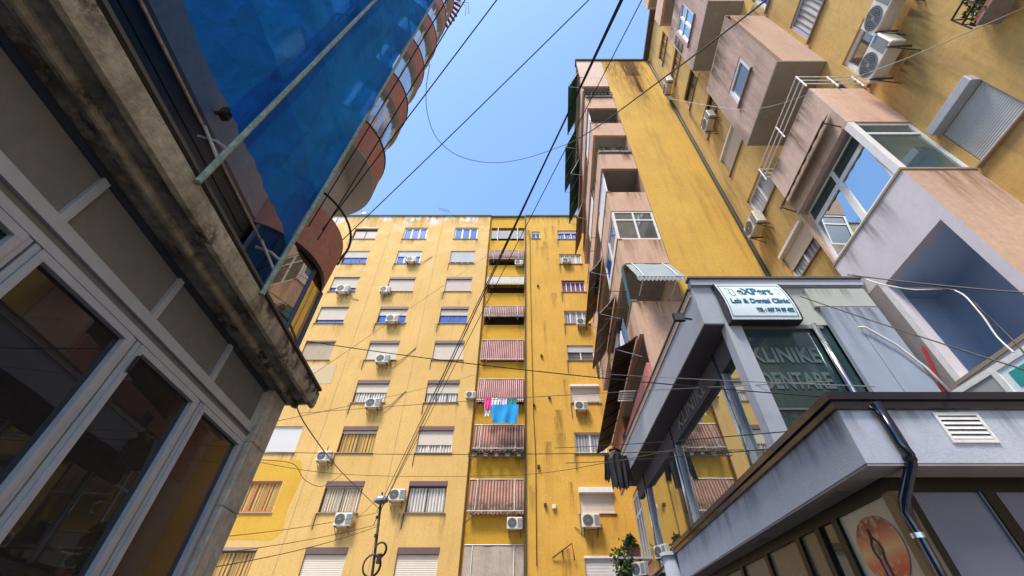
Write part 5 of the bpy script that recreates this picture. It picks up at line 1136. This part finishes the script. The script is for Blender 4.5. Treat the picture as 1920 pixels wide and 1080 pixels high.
def tarp():
    m = MB(KL)
    NY, NZ = 130, 300
    def P(u, v):
        y = -4.2 + u*(3.46+4.2); z = 5.5 + v*17.5
        q = noise.noise(Vector((y*1.3, z*.5, 2.0)))*.10 + noise.noise(Vector((y*3+z*.9, z*1.1, 5.0)))*.05 + abs(noise.noise(Vector((y*2.2-z*.8, z*.7, 8.0))))*.07
        f = math.sin((y*2.2+z*.35))*.02 + .05*math.exp(-((z-9.5)/.8)**2-((y-1.5)/.7)**2)
        hem = (1-v)**14
        zz = z + hem*(.018*math.sin(y*9)+.03*noise.noise(Vector((y*3.3, 0, 9)))+.012*math.sin(y*31)+.015*noise.noise(Vector((y*14, 0, 3))))
        tuck = .10*math.cos((u*(3.46+4.2)-.2)/1.43*math.pi*2)*0
        return (PX - .03 + (q + f)*(1-.75*hem) - .02*hem*abs(math.sin(y*5)) + tuck, y, zz)
    m.sheet(P, NY, NZ); o = m.build('tarpaulin', 'blue_tarp', None, smooth=True); return tag(o, 'bright blue translucent sheeting hung on the scaffold at upper left', 'tarpaulin')
tarp()

# ================================================================== street lamp
LP = thing('street_lamp', 'thin dark street lamp post with cable coils in front of the yellow block', 'street lamp', (-5.35, 18, 0))
MB().tube([(0,0,0), (-.1,0,3), (-.25,0,4.6), (-.42,0,6.15)], .05, 10).build('post', 'iron', LP, smooth=True)
m = MB(); m.sheet(lambda u, v: (-.42+.30*math.sin(v*1.9)*math.cos(u*6.2832), -.1+.22*math.sin(v*1.9)*math.sin(u*6.2832), 6.45+.18*math.cos(v*1.9)), 20, 8); m.build('lamp_head', 'grey_metal', LP, smooth=True)
m = MB(); m.sheet(lambda u, v: (-.42+.27*v*math.cos(u*6.2832), -.1+.2*v*math.sin(u*6.2832), 6.39-.1*(1-v*v)), 20, 5); m.build('lens', 'lamp_glass', LP, smooth=True)
MB().tube([(-.42,-.1,6.6), (-.44,-.1,6.74)], .035, 8).build('sensor', 'iron', LP); MB().tube([(-.42,0,6.1), (-.42,-.08,6.35)], .05, 8).build('neck', 'iron', LP)
for c_, r_ in (((-.25,-.1,4.25), .3), ((-.05,-.1,4.75), .2)):
    for d_ in (0, .03): MB().tube([(c_[0]+(r_+d_)*math.cos(a_*.35), c_[1]+d_, c_[2]+(r_+d_)*1.1*math.sin(a_*.35)) for a_ in range(19)], .022, 6).build('cable_coil', 'cable', LP)
MB().cbox(-.1,.06,-.2,-.06,4.3,4.62,.02).build('junction_box', 'iron', LP); MB().cbox(-.5,-.42,-.09,-.02,5.8,5.9,.01).build('clamp', 'iron', LP); MB().cbox(-.4,-.28,-.09,-.02,5.15,5.28,.01).build('clamp', 'iron', LP)

# ================================================================== overhead cables: (label, points, sag, radius, material)
def cable(label, a, b, sag=.2, r=.012, mat='cable', n=22):
    a, b = Vector(a), Vector(b)
    pts = [a.lerp(b, i/n) - Vector((0, 0, sag*4*(i/n)*(1-i/n))) for i in range(n+1)]
    return tag(MB().tube(pts, r, 5).build('cable', mat), label, 'cable', 'overhead cables')
def cable_pts(label, pts, r=.012, mat='cable', sub=8):
    P_ = [Vector(p) for p in pts]; out = []
    for i in range(len(P_)-1):
        p0, p1, p2, p3 = P_[max(i-1,0)], P_[i], P_[i+1], P_[min(i+2, len(P_)-1)]
        for j in range(sub):
            t_ = j/sub; out.append(.5*((2*p1)+(p2-p0)*t_+(2*p0-5*p1+4*p2-p3)*t_*t_+(3*p1-p0-3*p2+p3)*t_**3))
    out.append(P_[-1])
    return tag(MB().tube(out, r, 5).build('cable', mat), label, 'cable', 'overhead cables')
#CABLES#
cable('leftmost thin cable running up along the rounded red balconies', (-4.13, 4.96, 7.28), (-0.95, 1.41, 10.44), 0.0, 0.011, 'cable')
cable('second thin cable running up along the rounded red balconies', (-3.95, 5.12, 7.27), (-0.63, 1.41, 10.47), 0.0, 0.011, 'cable')
cable('black cable crossing the sky just right of the rounded balconies', (-4.34, 5.45, 7.3), (0.14, 1.27, 10.51), 0.05, 0.011, 'cable')
cable('black cable crossing the middle of the sky towards the rounded balconies', (-4.91, 6.81, 8.71), (1.99, 1.46, 11.29), 0.1, 0.011, 'cable')
cable('main black cable of the bundle falling from upper right to the street lamp', (-5.88, 17.95, 5.57), (1.76, 1.04, 9.33), 0.15, 0.013, 'cable')
cable('second cable of the bundle falling to the street lamp', (-5.84, 17.86, 6.01), (1.85, 1.07, 9.52), 0.05, 0.011, 'cable')
cable('third thinner cable of the bundle falling to the street lamp', (-5.75, 17.91, 5.93), (2.35, 1.16, 10.21), 0.0, 0.009, 'cable')
cable('thin cable of the bundle ending left of the street lamp arm', (-6.22, 20.63, 8.08), (1.9, 1.45, 10.28), -0.1, 0.008, 'cable')
cable_pts('thick black cable running from the upper right to the green awnings', [(3.66, 1.29, 8.59), (3.69, 1.64, 9.08), (3.35, 2.62, 10.09), (2.87, 3.92, 11.47), (2.11, 5.63, 13.13), (1.47, 6.53, 13.9)], 0.017, 'cable')
cable_pts('thin cable looping across the middle of the sky', [(1.47, 6.53, 13.9), (0.02, 7.48, 14.6), (-1.27, 8.09, 15.35), (-2.43, 7.81, 15.35), (-3.15, 7.23, 15.52), (-3.41, 6.5, 15.82), (-3.18, 5.44, 15.21), (-2.79, 4.43, 14.59)], 0.011, 'cable')
cable('thin cable hanging across the yellow block from the left cornice to the clinic', (-4.67, 7.23, 6.69), (4.9, 5.62, 4.51), 0.12, 0.009, 'cable')
cable('thin cable across the yellow block at the laundry level', (-5.6, 9.58, 6.17), (4.72, 5.61, 4.8), -0.05, 0.006, 'cable_grey')
cable('thin cable across the yellow block at the faded awning', (-7.79, 10.87, 5.75), (4.42, 7.31, 4.42), 0.1, 0.008, 'cable_brown')
cable_pts('sagging brown cable across the yellow block below the faded awning', [(-7.66, 11.01, 5.62), (-6.64, 13.82, 6.18), (-4.1, 14.72, 6.34), (0.02, 14.26, 6.25), (2.08, 10.18, 5.21), (3.23, 7.82, 4.68)], 0.008, 'cable_brown')
cable_pts('thin brown cable from the stone cornice down to the street lamp', [(-3.58, 5.84, 4.65), (-4.05, 7.35, 4.85), (-4.91, 11.42, 5.39), (-5.59, 17.4, 5.99)], 0.011, 'cable_brown')
cable_pts('drooping brown wire beside the golden paint patch', [(-7.14, 11.33, 5.68), (-6.91, 12.57, 6.0), (-6.99, 13.73, 5.91), (-6.9, 14.88, 6.07), (-6.79, 15.85, 6.76)], 0.009, 'cable_brown')
cable('lowest of the wires running left from the street lamp post', (-6.87, 9.75, 2.92), (-5.53, 17.65, 5.5), 0.15, 0.01, 'cable_brown')
cable('middle one of the wires running left from the street lamp post', (-7.38, 10.56, 3.32), (-5.54, 17.63, 5.55), 0.1, 0.009, 'cable_brown')
cable('upper wire running left from the street lamp to the pilaster', (-7.24, 10.6, 3.68), (-5.61, 17.52, 5.93), 0.1, 0.008, 'cable_brown')
cable('thin wire from the air conditioner to the street lamp head', (-7.78, 20.09, 6.04), (-5.6, 16.9, 6.23), 0.1, 0.008, 'cable_brown')
cable('pale wire strung in front of the clinic windows', (1.71, 8.47, 6.64), (3.58, 3.77, 3.69), 0.02, 0.006, 'cable_grey')
cable('dark wire strung low in front of the clinic windows', (1.09, 11.27, 5.57), (3.6, 4.68, 3.48), 0.04, 0.008, 'cable')
cable('dark wire across the clinic gutter towards the brown awning', (0.81, 11.16, 5.93), (3.19, 4.44, 3.53), 0.03, 0.007, 'cable')
cable('black cable from clinic roof corner across the blue loggia', (5.32, 4.83, 6.33), (5.66, 3.33, 4.56), 0.03, 0.01, 'cable')
cable_pts('black cable curving down across the blue loggia', [(5.38, 4.8, 6.3), (5.5, 4.47, 5.72), (5.72, 4.04, 5.26), (5.68, 3.94, 4.77), (5.51, 3.81, 4.24), (5.43, 3.79, 3.86)], 0.01, 'cable')
cable_pts('white wire drooping across the blue loggia', [(5.4, 4.79, 6.27), (5.44, 4.58, 5.89), (5.56, 4.35, 5.56), (5.72, 4.04, 5.26), (5.64, 3.95, 4.82), (5.57, 3.95, 4.45), (5.49, 3.88, 4.18)], 0.01, 'cable_white')
cable('dark wire slanting over the grey clinic panels', (4.35, 4.86, 5.88), (4.64, 3.27, 3.55), 0.02, 0.008, 'cable')
cable_pts('thin white wire from the end wall to the white railing', [(4.27, 5.14, 13.9), (5.11, 4.18, 11.02), (5.93, 3.45, 10.19)], 0.006, 'cable_white')
cable_pts('pale wire hanging across the right wall', [(6.9, 3.45, 10.79), (6.94, 2.67, 9.71), (7.01, 1.88, 8.76), (7.12, 1.57, 8.45)], 0.008, 'cable_grey')
cable('thin wire across the yellow block near the top left windows', (-6.62, 10.75, 7.64), (1.41, 14.47, 20.7), 0.0, 0.007, 'cable_grey')
cable('thin wire slanting down over the golden patch towards the pilaster', (-6.96, 10.04, 6.04), (-2.34, 18.8, 12.79), 0.1, 0.008, 'cable_grey')
